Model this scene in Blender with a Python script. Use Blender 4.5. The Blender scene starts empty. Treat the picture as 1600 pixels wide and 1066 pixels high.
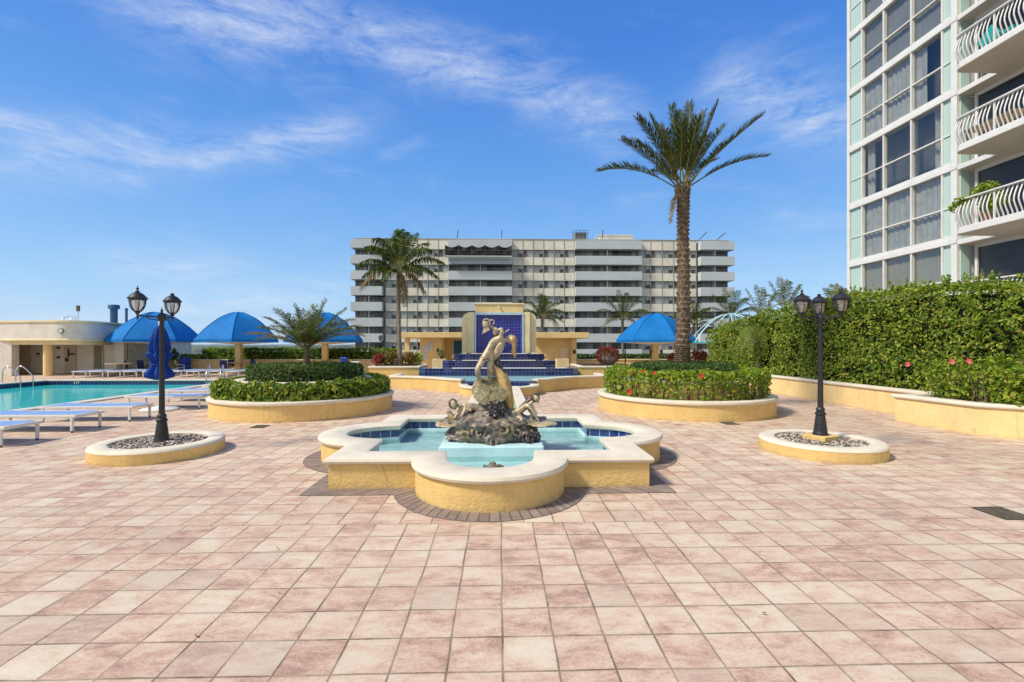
import bpy, bmesh, math, random
import numpy as np
from mathutils import Vector, noise
R = math.radians
sc = bpy.context.scene
COL = sc.collection
rng = random.Random(11)
nrng = np.random.default_rng(5)

# ------------------------------------------------------------------ survey
YAW = R(1.55); FPX = 740.0; EYE = 1.6
def at(px, Y):
    """X of a sighted bearing on the plane Y (metres)"""
    return Y * math.tan(math.atan((px - 800) / FPX) + YAW)
def zat(px, py, Y):
    X = at(px, Y)
    return EYE + (540 - py) / FPX * (X * math.sin(YAW) + Y * math.cos(YAW))

# ------------------------------------------------------------------ materials
def nd(nt, typ, **kw):
    n = nt.nodes.new(typ)
    for k, v in kw.items():
        if k in n.inputs: n.inputs[k].default_value = v
        else: setattr(n, k, v)
    return n
def newmat(name):
    m = bpy.data.materials.new(name); m.use_nodes = True
    nt = m.node_tree; nt.nodes.clear()
    out = nt.nodes.new('ShaderNodeOutputMaterial')
    b = nt.nodes.new('ShaderNodeBsdfPrincipled')
    nt.links.new(b.outputs[0], out.inputs[0])
    return m, nt, b, out
def ramp(nt, fac, stops, interp='LINEAR'):
    r = nt.nodes.new('ShaderNodeValToRGB'); r.color_ramp.interpolation = interp
    e = r.color_ramp.elements
    while len(e) < len(stops): e.new(0.5)
    for el, (p, c) in zip(e, stops):
        el.position = p; el.color = (c[0], c[1], c[2], 1)
    nt.links.new(fac, r.inputs[0]); return r.outputs[0]
def math_(nt, op, a, b=None, c=None, clamp=False):
    n = nt.nodes.new('ShaderNodeMath'); n.operation = op; n.use_clamp = clamp
    for i, x in enumerate((a, b, c)):
        if x is None: continue
        if isinstance(x, (int, float)): n.inputs[i].default_value = x
        else: nt.links.new(x, n.inputs[i])
    return n.outputs[0]
def mix(nt, fac, a, b, blend='MIX'):
    n = nt.nodes.new('ShaderNodeMix'); n.data_type = 'RGBA'; n.blend_type = blend
    for i, x in ((0, fac), (6, a), (7, b)):
        if isinstance(x, (int, float)): n.inputs[i].default_value = x
        elif isinstance(x, tuple): n.inputs[i].default_value = (x[0], x[1], x[2], 1)
        else: nt.links.new(x, n.inputs[i])
    return n.outputs[2]
def noise_tex(nt, vec, scale, detail=4, rough=.55, dist=0):
    n = nd(nt, 'ShaderNodeTexNoise', Scale=scale, Detail=detail, Roughness=rough, Distortion=dist)
    if vec is not None: nt.links.new(vec, n.inputs['Vector'])
    return n.outputs[0]
def bump(nt, h, b, strength=.3, dist=.02):
    n = nd(nt, 'ShaderNodeBump', Strength=strength, Distance=dist)
    nt.links.new(h, n.inputs['Height']); nt.links.new(n.outputs[0], b.inputs['Normal'])
def coord(nt, kind='Object', scale=None):
    t = nt.nodes.new('ShaderNodeTexCoord').outputs[kind]
    if scale:
        m = nd(nt, 'ShaderNodeMapping'); m.inputs['Scale'].default_value = scale
        nt.links.new(t, m.inputs[0]); return m.outputs[0]
    return t
def plain(name, col, rough=.5, var=.12, scale=4, bmp=0, bscale=80, metal=0, spec=.4, col2=None, coat=0):
    m, nt, b, o = newmat(name)
    v = coord(nt)
    n = noise_tex(nt, v, scale, 5)
    c2 = col2 or tuple(c * (1 - 2 * var) for c in col)
    c = ramp(nt, n, [(.3, c2), (.62, col)])
    nt.links.new(c, b.inputs['Base Color'])
    b.inputs['Roughness'].default_value = rough; b.inputs['Metallic'].default_value = metal
    b.inputs['Specular IOR Level'].default_value = spec
    if coat: b.inputs['Coat Weight'].default_value = coat
    if bmp:
        bump(nt, noise_tex(nt, v, bscale, 4), b, bmp, .01)
    return m
def stucco(name, col, dirt=(.30, .19, .07), bmp=.35):
    """painted render: broad fading, streaks that run down, splashes low on the wall"""
    m, nt, b, o = newmat(name)
    v = coord(nt)
    n1 = noise_tex(nt, v, 1.7, 5)
    base = ramp(nt, n1, [(.3, tuple(c * .86 for c in col)), (.7, tuple(min(1, c * 1.04) for c in col))])
    vs = coord(nt, 'Object', (9, 9, .9))
    st = noise_tex(nt, vs, 1.5, 5, .6)
    f = math_(nt, 'MULTIPLY', math_(nt, 'SUBTRACT', st, .53, clamp=True), 2.6, clamp=True)
    base = mix(nt, f, base, (col[0] * .74, col[1] * .70, col[2] * .62))
    n3 = noise_tex(nt, v, 26, 3)
    n4 = noise_tex(nt, v, 11, 6, .7); base = mix(nt, .42, base, ramp(nt, n4, [(.3, (.80, .78, .74)), (.6, (1, 1, 1))]), 'MULTIPLY')
    f3 = math_(nt, 'MULTIPLY', math_(nt, 'SUBTRACT', n3, .64, clamp=True), 2.2, clamp=True)
    base = mix(nt, f3, base, dirt)
    nt.links.new(base, b.inputs['Base Color'])
    # splashes and lime at the foot, hairline cracks
    sz = nt.nodes.new('ShaderNodeSeparateXYZ'); nt.links.new(v, sz.inputs[0])
    ft_ = nd(nt, 'ShaderNodeMapRange'); nt.links.new(math_(nt, 'ADD', sz.outputs[2], math_(nt, 'MULTIPLY', math_(nt, 'SUBTRACT', noise_tex(nt, v, 6, 5, .7), .5), -.22)), ft_.inputs[0])
    ft_.inputs[1].default_value = .0; ft_.inputs[2].default_value = .05; ft_.inputs[3].default_value = .55; ft_.inputs[4].default_value = 0
    base = mix(nt, ft_.outputs[0], base, tuple(c * .45 + .08 for c in col))
    vo = nd(nt, 'ShaderNodeTexVoronoi', feature='DISTANCE_TO_EDGE', Scale=1.9); nt.links.new(v, vo.inputs['Vector'])
    ck = math_(nt, 'MULTIPLY', math_(nt, 'LESS_THAN', vo.outputs[0], .006), math_(nt, 'GREATER_THAN', noise_tex(nt, v, 1.1, 2), .54))
    base = mix(nt, math_(nt, 'MULTIPLY', ck, .45), base, tuple(c * .4 for c in col))
    nt.links.new(base, b.inputs['Base Color'])
    b.inputs['Roughness'].default_value = .8; b.inputs['Specular IOR Level'].default_value = .25
    bump(nt, noise_tex(nt, v, 26, 6, .65), b, bmp * 1.5, .025)
    return m
def stone(name, col, spots=(.42, .38, .29)):
    m, nt, b, o = newmat(name)
    v = coord(nt)
    n1 = noise_tex(nt, v, 3.0, 6, .65)
    base = ramp(nt, n1, [(.3, tuple(c * .82 for c in col)), (.6, col)])
    n2 = noise_tex(nt, v, 70, 3, .6)
    f = math_(nt, 'MULTIPLY', math_(nt, 'SUBTRACT', n2, .6, clamp=True), 2.5, clamp=True)
    base = mix(nt, f, base, spots)
    nt.links.new(base, b.inputs['Base Color']); b.inputs['Roughness'].default_value = .75
    b.inputs['Specular IOR Level'].default_value = .25
    bump(nt, n2, b, .25, .006)
    return m
def tiles(name, c1, c2, grout, w, h, mortar=.012, rough=.2, spec=.5, uv=True, coat=.2):
    m, nt, b, o = newmat(name)
    br = nd(nt, 'ShaderNodeTexBrick', offset=0.0, squash=1.0, Scale=1.0)
    br.inputs['Color1'].default_value = (*c1, 1); br.inputs['Color2'].default_value = (*c2, 1)
    br.inputs['Mortar'].default_value = (*grout, 1)
    br.inputs['Mortar Size'].default_value = mortar; br.inputs['Brick Width'].default_value = w
    br.inputs['Row Height'].default_value = h; br.inputs['Mortar Smooth'].default_value = .1
    nt.links.new(coord(nt, 'UV'), br.inputs['Vector'])
    n = noise_tex(nt, coord(nt), 9, 4)
    c = mix(nt, .5, br.outputs[0], ramp(nt, n, [(.3, (.45, .45, .45)), (.7, (1, 1, 1))]), 'MULTIPLY')
    nt.links.new(c, b.inputs['Base Color'])
    nt.links.new(math_(nt, 'MULTIPLY_ADD', br.outputs[1], .5, rough), b.inputs['Roughness'])
    b.inputs['Specular IOR Level'].default_value = spec
    b.inputs['Coat Weight'].default_value = coat
    bump(nt, math_(nt, 'SUBTRACT', 1.0, br.outputs[1]), b, .4, .004)
    return m
def leafmat(name, stops, trans=.3, rough=.45, spec=.35):
    m, nt, b, o = newmat(name)
    g = nt.nodes.new('ShaderNodeNewGeometry')
    c = ramp(nt, g.outputs['Random Per Island'], stops)
    nt.links.new(c, b.inputs['Base Color']); b.inputs['Roughness'].default_value = rough
    b.inputs['Specular IOR Level'].default_value = spec
    t = nt.nodes.new('ShaderNodeBsdfTranslucent')
    cc = mix(nt, 1.0, c, (1.3, 1.5, .7), 'MULTIPLY'); nt.links.new(cc, t.inputs[0])
    ms = nt.nodes.new('ShaderNodeMixShader'); ms.inputs[0].default_value = trans
    nt.links.new(b.outputs[0], ms.inputs[1]); nt.links.new(t.outputs[0], ms.inputs[2])
    nt.links.new(ms.outputs[0], o.inputs[0])
    return m
def watermat(name, tint, wave=3.0, strength=.12, body=None, bodyfac=0, rough=.02, sheen=1.0):
    """clear sheet of water: fresnel mirror over a tinted see-through body"""
    m, nt, b, o = newmat(name); nt.nodes.remove(b)
    v = coord(nt)
    n = noise_tex(nt, v, wave, 3, .5, .6)
    bp = nd(nt, 'ShaderNodeBump', Strength=strength, Distance=.03); nt.links.new(n, bp.inputs['Height'])
    gl = nd(nt, 'ShaderNodeBsdfGlossy', Roughness=rough); nt.links.new(bp.outputs[0], gl.inputs['Normal'])
    tr = nt.nodes.new('ShaderNodeBsdfTransparent'); tr.inputs[0].default_value = (*tint, 1)
    fr = nd(nt, 'ShaderNodeFresnel', IOR=1.33); nt.links.new(bp.outputs[0], fr.inputs['Normal'])
    under = tr.outputs[0]
    if body:
        df = nt.nodes.new('ShaderNodeBsdfDiffuse'); df.inputs[0].default_value = (*body, 1)
        mm = nt.nodes.new('ShaderNodeMixShader'); mm.inputs[0].default_value = bodyfac
        nt.links.new(under, mm.inputs[1]); nt.links.new(df.outputs[0], mm.inputs[2]); under = mm.outputs[0]
    ms = nt.nodes.new('ShaderNodeMixShader')
    nt.links.new(math_(nt, 'MULTIPLY', fr.outputs[0], sheen), ms.inputs[0]); nt.links.new(under, ms.inputs[1]); nt.links.new(gl.outputs[0], ms.inputs[2])
    nt.links.new(ms.outputs[0], o.inputs[0]); return m
def glassmat(name, tint, mirror=.12, rough=.01, k=.7):
    m, nt, b, o = newmat(name); nt.nodes.remove(b)
    tr = nt.nodes.new('ShaderNodeBsdfTransparent'); tr.inputs[0].default_value = (*tint, 1)
    gl = nd(nt, 'ShaderNodeBsdfGlossy', Roughness=rough)
    lw = nd(nt, 'ShaderNodeLayerWeight', Blend=.25)
    f = math_(nt, 'MULTIPLY_ADD', lw.outputs[0], k, mirror, clamp=True)
    ms = nt.nodes.new('ShaderNodeMixShader')
    nt.links.new(f, ms.inputs[0]); nt.links.new(tr.outputs[0], ms.inputs[1]); nt.links.new(gl.outputs[0], ms.inputs[2])
    nt.links.new(ms.outputs[0], o.inputs[0]); return m
def panemat(name, stops, rough=.08):
    """far panes: what hangs behind each differs from pane to pane"""
    m, nt, b, o = newmat(name)
    g = nt.nodes.new('ShaderNodeNewGeometry')
    c = ramp(nt, g.outputs['Random Per Island'], stops, 'CONSTANT')
    v = coord(nt, 'Object', (7, 7, .2)); n = noise_tex(nt, v, 1.2, 3)
    c = mix(nt, .6, c, ramp(nt, n, [(.35, (.45, .45, .45)), (.6, (1, 1, 1))]), 'MULTIPLY')
    nt.links.new(c, b.inputs['Base Color']); b.inputs['Roughness'].default_value = rough
    b.inputs['Specular IOR Level'].default_value = .5
    return m

def paving():
    m, nt, b, o = newmat('terrace_paving')
    T = .2787
    pos = coord(nt)
    s = nt.nodes.new('ShaderNodeSeparateXYZ'); nt.links.new(pos, s.inputs[0])
    v = math_(nt, 'DIVIDE', math_(nt, 'SUBTRACT', s.outputs[1], .095), T)
    jump = math_(nt, 'MULTIPLY', math_(nt, 'GREATER_THAN', s.outputs[1], 4.277), .27)
    u = math_(nt, 'ADD', math_(nt, 'DIVIDE', math_(nt, 'SUBTRACT', s.outputs[0], .02), T), jump)
    # hand-laid: joints wander a little
    wob = noise_tex(nt, pos, 1.3, 2); wob2 = noise_tex(nt, coord(nt, 'Object', (1, 1, 1)), 22, 4, .7)
    u = math_(nt, 'ADD', u, math_(nt, 'MULTIPLY', math_(nt, 'SUBTRACT', wob, .5), .10))
    v = math_(nt, 'ADD', v, math_(nt, 'MULTIPLY', math_(nt, 'SUBTRACT', wob, .5), .08))
    fu, fv = math_(nt, 'FRACT', u), math_(nt, 'FRACT', v)
    eu = math_(nt, 'MINIMUM', fu, math_(nt, 'SUBTRACT', 1.0, fu))
    ev = math_(nt, 'MINIMUM', fv, math_(nt, 'SUBTRACT', 1.0, fv))
    e = math_(nt, 'MINIMUM', eu, ev)
    e = math_(nt, 'ADD', e, math_(nt, 'MULTIPLY', math_(nt, 'SUBTRACT', wob2, .5), .034))
    joint = nd(nt, 'ShaderNodeMapRange'); nt.links.new(e, joint.inputs[0])
    joint.inputs[1].default_value = .005; joint.inputs[2].default_value = .032
    joint.inputs[3].default_value = 1; joint.inputs[4].default_value = 0
    cell = nt.nodes.new('ShaderNodeCombineXYZ')
    nt.links.new(math_(nt, 'FLOOR', u), cell.inputs[0]); nt.links.new(math_(nt, 'FLOOR', v), cell.inputs[1])
    wn = nd(nt, 'ShaderNodeTexWhiteNoise'); nt.links.new(cell.outputs[0], wn.inputs[0])
    vm = nd(nt, 'ShaderNodeVectorMath', operation='MULTIPLY_ADD')
    nt.links.new(wn.outputs[1], vm.inputs[0]); vm.inputs[1].default_value = (30, 30, 30); nt.links.new(pos, vm.inputs[2])
    # each paver was cast from its own swirl of pigments, drawn out along one side
    stz = nd(nt, 'ShaderNodeMapping'); stz.inputs['Scale'].default_value = (.62, 1.25, 1); nt.links.new(vm.outputs[0], stz.inputs[0])
    blot = noise_tex(nt, stz.outputs[0], 5.0, 10, .74, .3)
    fine = noise_tex(nt, pos, 48, 6, .7)
    val = math_(nt, 'ADD', math_(nt, 'MULTIPLY', wn.outputs[0], .15), math_(nt, 'MULTIPLY', blot, 1.22))
    val = math_(nt, 'ADD', val, math_(nt, 'MULTIPLY', math_(nt, 'SUBTRACT', fine, .5), .42))
    c = ramp(nt, val, [(.44, (.70, .625, .485)), (.58, (.67, .565, .43)), (.69, (.63, .48, .352)), (.78, (.55, .378, .285)), (.92, (.37, .245, .19))])
    grey = math_(nt, 'GREATER_THAN', math_(nt, 'FRACT', math_(nt, 'MULTIPLY', wn.outputs[0], 7.3)), .86)
    c = mix(nt, math_(nt, 'MULTIPLY', grey, .35), c, (.50, .42, .33))
    speck = noise_tex(nt, pos, 190, 2, .5)
    c = mix(nt, .55, c, ramp(nt, speck, [(.3, (.58, .55, .52)), (.55, (1, 1, 1))]), 'MULTIPLY')
    big = noise_tex(nt, pos, .35, 4, .55)
    c = mix(nt, .6, c, ramp(nt, big, [(.35, (.84, .80, .80)), (.6, (1, 1, 1))]), 'MULTIPLY')
    jc = ramp(nt, noise_tex(nt, pos, 3.2, 4), [(.35, (.12, .088, .058)), (.62, (.38, .295, .205))])
    # grime worn into the edges, in patches
    eg = nd(nt, 'ShaderNodeMapRange'); nt.links.new(e, eg.inputs[0]); eg.inputs[1].default_value = .02; eg.inputs[2].default_value = .14; eg.inputs[3].default_value = 1; eg.inputs[4].default_value = 0
    gr = math_(nt, 'MULTIPLY', eg.outputs[0], math_(nt, 'MULTIPLY', math_(nt, 'SUBTRACT', noise_tex(nt, pos, 7, 5, .65), .45, clamp=True), 2.6, clamp=True))
    c = mix(nt, math_(nt, 'MULTIPLY', gr, .55), c, (.36, .26, .18))
    c = mix(nt, joint.outputs[0], c, jc)
    nt.links.new(c, b.inputs['Base Color']); b.inputs['Roughness'].default_value = .78
    b.inputs['Specular IOR Level'].default_value = .22
    h = math_(nt, 'SUBTRACT', math_(nt, 'MULTIPLY', fine, .25), joint.outputs[0])
    h = math_(nt, 'ADD', h, math_(nt, 'MULTIPLY', wn.outputs[0], .25))
    bump(nt, h, b, .5, .006)
    return m

YEL = (.76, .54, .215)
M = {}
M['pave'] = paving()
M['yellow'] = stucco('yellow_stucco', YEL)
M['yellow_far'] = stucco('yellow_stucco_smooth', (.82, .62, .30), bmp=.1)
M['cream'] = stucco('cream_stucco', (.82, .71, .43), (.4, .33, .2), .1)
M['coping'] = stone('limestone_coping', (.71, .65, .52))
M['white_wall'] = stucco('white_stucco', (.72, .69, .61), (.4, .37, .3), .12)
M['band'] = tiles('dark_border_pavers', (.24, .19, .16), (.34, .275, .235), (.16, .125, .10), .105, .6, .010, .7, .2, coat=0)
M['navy'] = tiles('navy_glazed_tile', (.006, .014, .085), (.015, .03, .15), (.11, .14, .24), .15, .15, .006, .12, .6, coat=.5)
M['rim_tile'] = tiles('rim_glazed_tile', (.010, .035, .17), (.02, .06, .24), (.45, .52, .58), .155, .145, .006, .12, .6, coat=.5)
M['cobalt'] = tiles('cobalt_glazed_tile', (.004, .006, .16), (.008, .010, .25), (.10, .12, .48), .135, .135, .008, .18, .45, coat=.25)
M['plaster'] = plain('pale_blue_plaster', (.56, .80, .82), .5, .10, 5.5, .15, 30)
M['pool_plaster'] = plain('pool_plaster', (.10, .62, .64), .6, .08, 1.2)
M['water'] = watermat('basin_water', (.86, .97, .98), 6, .30)
M['cascade_water'] = watermat('churned_basin_water', (.86, .97, .98), 9, .6, (.40, .74, .80), .6, .12, .5)
M['pool_water'] = watermat('pool_water', (.72, .97, .95), 2.4, .22, (.05, .72, .74), .7, .02, .8)
M['canvas'] = plain('blue_canvas', (.006, .165, .48), .75, .10, 1.5, .25, 6, spec=.2)
M['canvas_dark'] = plain('royal_blue_canvas', (.012, .06, .33), .8, .2, 5, .3, 14, spec=.2)
M['black_metal'] = plain('black_cast_iron', (.022, .022, .025), .42, .2, 20, .15, 90, spec=.5)
M['white_paint'] = plain('white_powder_coat', (.74, .73, .69), .4, .06, 6)
M['sling'] = plain('blue_sling_fabric', (.22, .37, .66), .7, .12, 40, .2, 400, spec=.2)
M['sling_navy'] = plain('navy_sling_fabric', (.02, .03, .12), .7, .15, 40)
M['chrome'] = plain('steel_rail', (.62, .63, .64), .18, .05, 5, metal=1)
M['bark'] = plain('palm_bark', (.25, .19, .13), .9, .25, 14, .5, 60, spec=.1)
M['bark_grey'] = plain('grey_palm_bark', (.24, .205, .16), .9, .2, 9, .4, 40, spec=.1)
M['wood'] = plain('woody_stem', (.20, .15, .10), .9, .2, 20, .2, 60, spec=.1)
M['soil'] = plain('dark_soil', (.09, .065, .045), .95, .3, 14, .6, 60, spec=.1)
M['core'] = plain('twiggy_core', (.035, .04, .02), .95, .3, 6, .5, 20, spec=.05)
M['wood_table'] = plain('tan_table_top', (.52, .38, .22), .6, .1, 3)
M['dark'] = plain('dark_fitting', (.03, .03, .035), .5, .1, 5)
M['grate'] = plain('rusty_grate', (.13, .11, .08), .8, .25, 30)
M['blue_barrel'] = plain('blue_plastic', (.02, .055, .36), .45, .1, 3)
M['steel_blue'] = plain('blue_painted_duct', (.03, .10, .24), .5, .12, 3)
M['frame_blue'] = plain('pale_blue_tube', (.42, .66, .78), .5, .06, 3)
M['door_blue'] = plain('blue_door_paint', (.02, .12, .26), .45, .1, 2)
M['paper'] = plain('notice_board', (.70, .72, .76), .6, .08, 9)
M['ink'] = plain('notice_ink', (.10, .12, .22), .6, .1, 9)
M['leaf_hedge'] = leafmat('ficus_leaf', [(0, (.05, .11, .014)), (.3, (.14, .235, .024)), (.6, (.25, .335, .036)), (.85, (.38, .43, .06)), (.96, (.52, .48, .09)), (1, (.30, .19, .07))], .40)
M['leaf_scheff'] = leafmat('schefflera_leaf', [(0, (.035, .085, .014)), (.4, (.09, .175, .02)), (.72, (.24, .31, .035)), (1, (.50, .50, .07))])
M['leaf_dark'] = leafmat('clipped_dark_leaf', [(0, (.03, .065, .016)), (.6, (.07, .13, .025)), (1, (.13, .20, .04))])
M['leaf_hib'] = leafmat('hibiscus_leaf', [(0, (.07, .15, .014)), (.5, (.21, .31, .024)), (.9, (.42, .47, .05)), (1, (.36, .26, .08))], .36)
M['leaf_back'] = leafmat('coco_plum_leaf', [(0, (.04, .10, .012)), (.5, (.14, .24, .024)), (1, (.36, .44, .05))], .38)
M['leaf_red'] = leafmat('croton_leaf', [(0, (.16, .02, .025)), (.5, (.30, .03, .04)), (.8, (.20, .07, .03)), (1, (.10, .12, .02))])
M['leaf_mix'] = leafmat('mixed_croton_leaf', [(0, (.22, .03, .03)), (.35, (.10, .13, .02)), (.7, (.26, .22, .03)), (1, (.30, .10, .03))])
M['petal'] = leafmat('red_hibiscus_petal', [(0, (.60, .02, .02)), (1, (.75, .06, .05))], .25)
M['petal_pink'] = leafmat('pink_hibiscus_petal', [(0, (.75, .10, .12)), (1, (.80, .22, .22))], .25)
M['frond_date'] = leafmat('date_palm_leaflet', [(0, (.025, .045, .010)), (.5, (.055, .08, .018)), (.85, (.11, .125, .035)), (1, (.24, .18, .09))], .2, .55, .15)
M['frond_coco'] = leafmat('coconut_palm_leaflet', [(0, (.018, .04, .008)), (.5, (.04, .075, .013)), (.85, (.10, .13, .02)), (1, (.26, .22, .05))], .25, .55, .12)
M['frond_olive'] = leafmat('young_palm_leaflet', [(0, (.05, .075, .018)), (.5, (.11, .14, .035)), (.85, (.20, .21, .07)), (1, (.30, .25, .12))], .25)
M['frond_dry'] = leafmat('dry_palm_leaflet', [(0, (.14, .095, .05)), (.6, (.24, .17, .09)), (1, (.26, .22, .07))], .2)
M['frond_lush'] = leafmat('lush_palm_leaflet', [(0, (.07, .12, .015)), (.5, (.14, .21, .02)), (1, (.26, .30, .04))], .3)
M['rachis'] = plain('palm_rachis', (.22, .22, .08), .6, .2, 5)

# ------------------------------------------------------------------ mesh building
class MB:
    def __init__(s): s.v = []; s.f = []; s.m = []; s.uv = []
    def face(s, pts, mi=0, uv=None):
        k = len(s.v); s.v += [tuple(p) for p in pts]; s.f.append(tuple(range(k, k + len(pts)))); s.m.append(mi); s.uv.append(uv)
    def box(s, x0, x1, y0, y1, z0, z1, mi=0):
        k = len(s.v)
        s.v += [(x0, y0, z0), (x1, y0, z0), (x1, y1, z0), (x0, y1, z0), (x0, y0, z1), (x1, y0, z1), (x1, y1, z1), (x0, y1, z1)]
        W, D, H = x1 - x0, y1 - y0, z1 - z0
        for q, uv in (((0, 3, 2, 1), [(0, 0), (0, D), (W, D), (W, 0)]), ((4, 5, 6, 7), [(0, 0), (W, 0), (W, D), (0, D)]),
                      ((0, 1, 5, 4), [(0, 0), (W, 0), (W, H), (0, H)]), ((1, 2, 6, 5), [(0, 0), (D, 0), (D, H), (0, H)]),
                      ((2, 3, 7, 6), [(0, 0), (W, 0), (W, H), (0, H)]), ((3, 0, 4, 7), [(0, 0), (D, 0), (D, H), (0, H)])):
            s.f.append(tuple(k + i for i in q)); s.m.append(mi); s.uv.append(uv)
    def beam(s, a, b, w, h, mi=0, up=(0, 0, 1)):
        a, b = Vector(a), Vector(b); d = (b - a).normalized(); u = Vector(up)
        if abs(d.dot(u)) > .98: u = Vector((0, 1, 0))
        x = d.cross(u).normalized(); y = x.cross(d).normalized()
        k = len(s.v)
        for p in (a, b):
            for sx, sy in ((-1, -1), (1, -1), (1, 1), (-1, 1)): s.v.append(tuple(p + x * sx * w / 2 + y * sy * h / 2))
        for q in ((0, 3, 2, 1), (4, 5, 6, 7), (0, 1, 5, 4), (1, 2, 6, 5), (2, 3, 7, 6), (3, 0, 4, 7)):
            s.f.append(tuple(k + i for i in q)); s.m.append(mi); s.uv.append(None)
    def tube(s, pts, rad, n=8, mi=0, cap=True):
        pts = [Vector(p) for p in pts]
        if not isinstance(rad, (list, tuple)): rad = [rad] * len(pts)
        k = len(s.v); ref = None
        for i, p in enumerate(pts):
            d = (pts[min(i + 1, len(pts) - 1)] - pts[max(i - 1, 0)]).normalized()
            if ref is None:
                ref = Vector((1, 0, 0)) if abs(d.x) < .9 else Vector((0, 1, 0))
            x = (ref - d * ref.dot(d)).normalized(); y = d.cross(x); ref = x
            for j in range(n):
                a = 2 * math.pi * j / n; s.v.append(tuple(p + (x * math.cos(a) + y * math.sin(a)) * rad[i]))
        for i in range(len(pts) - 1):
            for j in range(n):
                j2 = (j + 1) % n
                s.f.append((k + i * n + j, k + i * n + j2, k + (i + 1) * n + j2, k + (i + 1) * n + j)); s.m.append(mi); s.uv.append(None)
        if cap:
            s.f.append(tuple(k + j for j in reversed(range(n)))); s.m.append(mi); s.uv.append(None)
            e = k + (len(pts) - 1) * n; s.f.append(tuple(e + j for j in range(n))); s.m.append(mi); s.uv.append(None)
    def loft(s, rings, mi=0, cyc=True, close=False, cap=False, flip=False):
        """rings of equal length; uv u along the ring, v across rings (metres)"""
        n = len(rings[0]); k = len(s.v)
        for r in rings: s.v += [tuple(p) for p in r]
        rr = list(range(len(rings))) + ([0] if close else [])
        r0 = rings[0]; u = [0]
        for j in range(n): u.append(u[-1] + (Vector(r0[(j + 1) % n]) - Vector(r0[j])).length)
        vv = [0]
        for a, b in zip(rr[:-1], rr[1:]): vv.append(vv[-1] + (Vector(rings[a][0]) - Vector(rings[b][0])).length)
        for q, (a, b) in enumerate(zip(rr[:-1], rr[1:])):
            for j in range(n if cyc else n - 1):
                j2 = (j + 1) % n
                f = (k + a * n + j, k + a * n + j2, k + b * n + j2, k + b * n + j)
                uv = [(u[j], vv[q]), (u[j + 1], vv[q]), (u[j + 1], vv[q + 1]), (u[j], vv[q + 1])]
                if flip: f = f[::-1]; uv = uv[::-1]
                s.f.append(f); s.m.append(mi); s.uv.append(uv)
        if cap:
            s.f.append(tuple(k + j for j in reversed(range(n)))); s.m.append(mi); s.uv.append(None)
            e = k + (len(rings) - 1) * n; s.f.append(tuple(e + j for j in range(n))); s.m.append(mi); s.uv.append(None)
    def lathe(s, prof, n=24, c=(0, 0), mi=0, cap=True, sx=1, sy=1, rot=0):
        s.loft([[(c[0] + sx * r * math.cos(rot + 2 * math.pi * j / n), c[1] + sy * r * math.sin(rot + 2 * math.pi * j / n), z) for j in range(n)] for r, z in prof], mi, cap=cap)
    def prism(s, poly, z0, z1, mi=0):
        n = len(poly); s.loft([[(x, y, z0) for x, y in poly], [(x, y, z1) for x, y in poly]], mi, cap=True)
    def sweep(s, path, prof, mi=0, closed=True, close_prof=False, cap=False):
        rings = [[(*p, z) for p in offs(path, o, closed)] for o, z in prof]
        s.loft(rings, mi, cyc=closed, close=close_prof)
        if cap and not closed:
            for e in (0, -1):
                s.face([r[e] for r in (rings if e == 0 else rings[::-1])], mi)
    def sphere(s, c, rx, ry=None, rz=None, nu=14, nv=9, mi=0, fn=None):
        ry = ry or rx; rz = rz or rx; rings = []
        for i in range(nv + 1):
            t = math.pi * (i / nv) ; t = min(max(t, .03), math.pi - .03)
            ring = []
            for j in range(nu):
                a = 2 * math.pi * j / nu; d = Vector((math.sin(t) * math.cos(a), math.sin(t) * math.sin(a), -math.cos(t)))
                k = fn(d) if fn else 1
                ring.append((c[0] + d.x * rx * k, c[1] + d.y * ry * k, c[2] + d.z * rz * k))
            rings.append(ring)
        s.loft(rings, mi, cap=True)
    def leaves(s, P, N, L, W, mi=0, tilt=.6, fold=.25, up=.3, lvar=.35):
        """P,N (n,3) arrays: one folded leaf at every point"""
        P = np.asarray(P, float); n = len(P)
        if n == 0: return
        Nn = np.asarray(N, float) + nrng.normal(0, tilt, (n, 3)); Nn /= np.linalg.norm(Nn, axis=1)[:, None] + 1e-9
        A = nrng.normal(0, 1, (n, 3)); A[:, 2] += up
        A -= Nn * (A * Nn).sum(1)[:, None]; A /= np.linalg.norm(A, axis=1)[:, None] + 1e-9
        B = np.cross(Nn, A); sz = (1 + nrng.uniform(-lvar, lvar, n))[:, None]
        b0 = P - A * L / 2 * sz; t0 = P + A * L / 2 * sz
        l0 = P + B * W / 2 * sz + Nn * fold * W * sz; r0 = P - B * W / 2 * sz + Nn * fold * W * sz
        V = np.stack([b0, l0, t0, r0], 1).reshape(-1, 3); k = len(s.v)
        s.v += [tuple(x) for x in V.tolist()]
        for i in range(n):
            q = k + 4 * i; s.f.append((q, q + 2, q + 1)); s.f.append((q, q + 3, q + 2))
        s.m += [mi] * (2 * n); s.uv += [None] * (2 * n)
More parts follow.
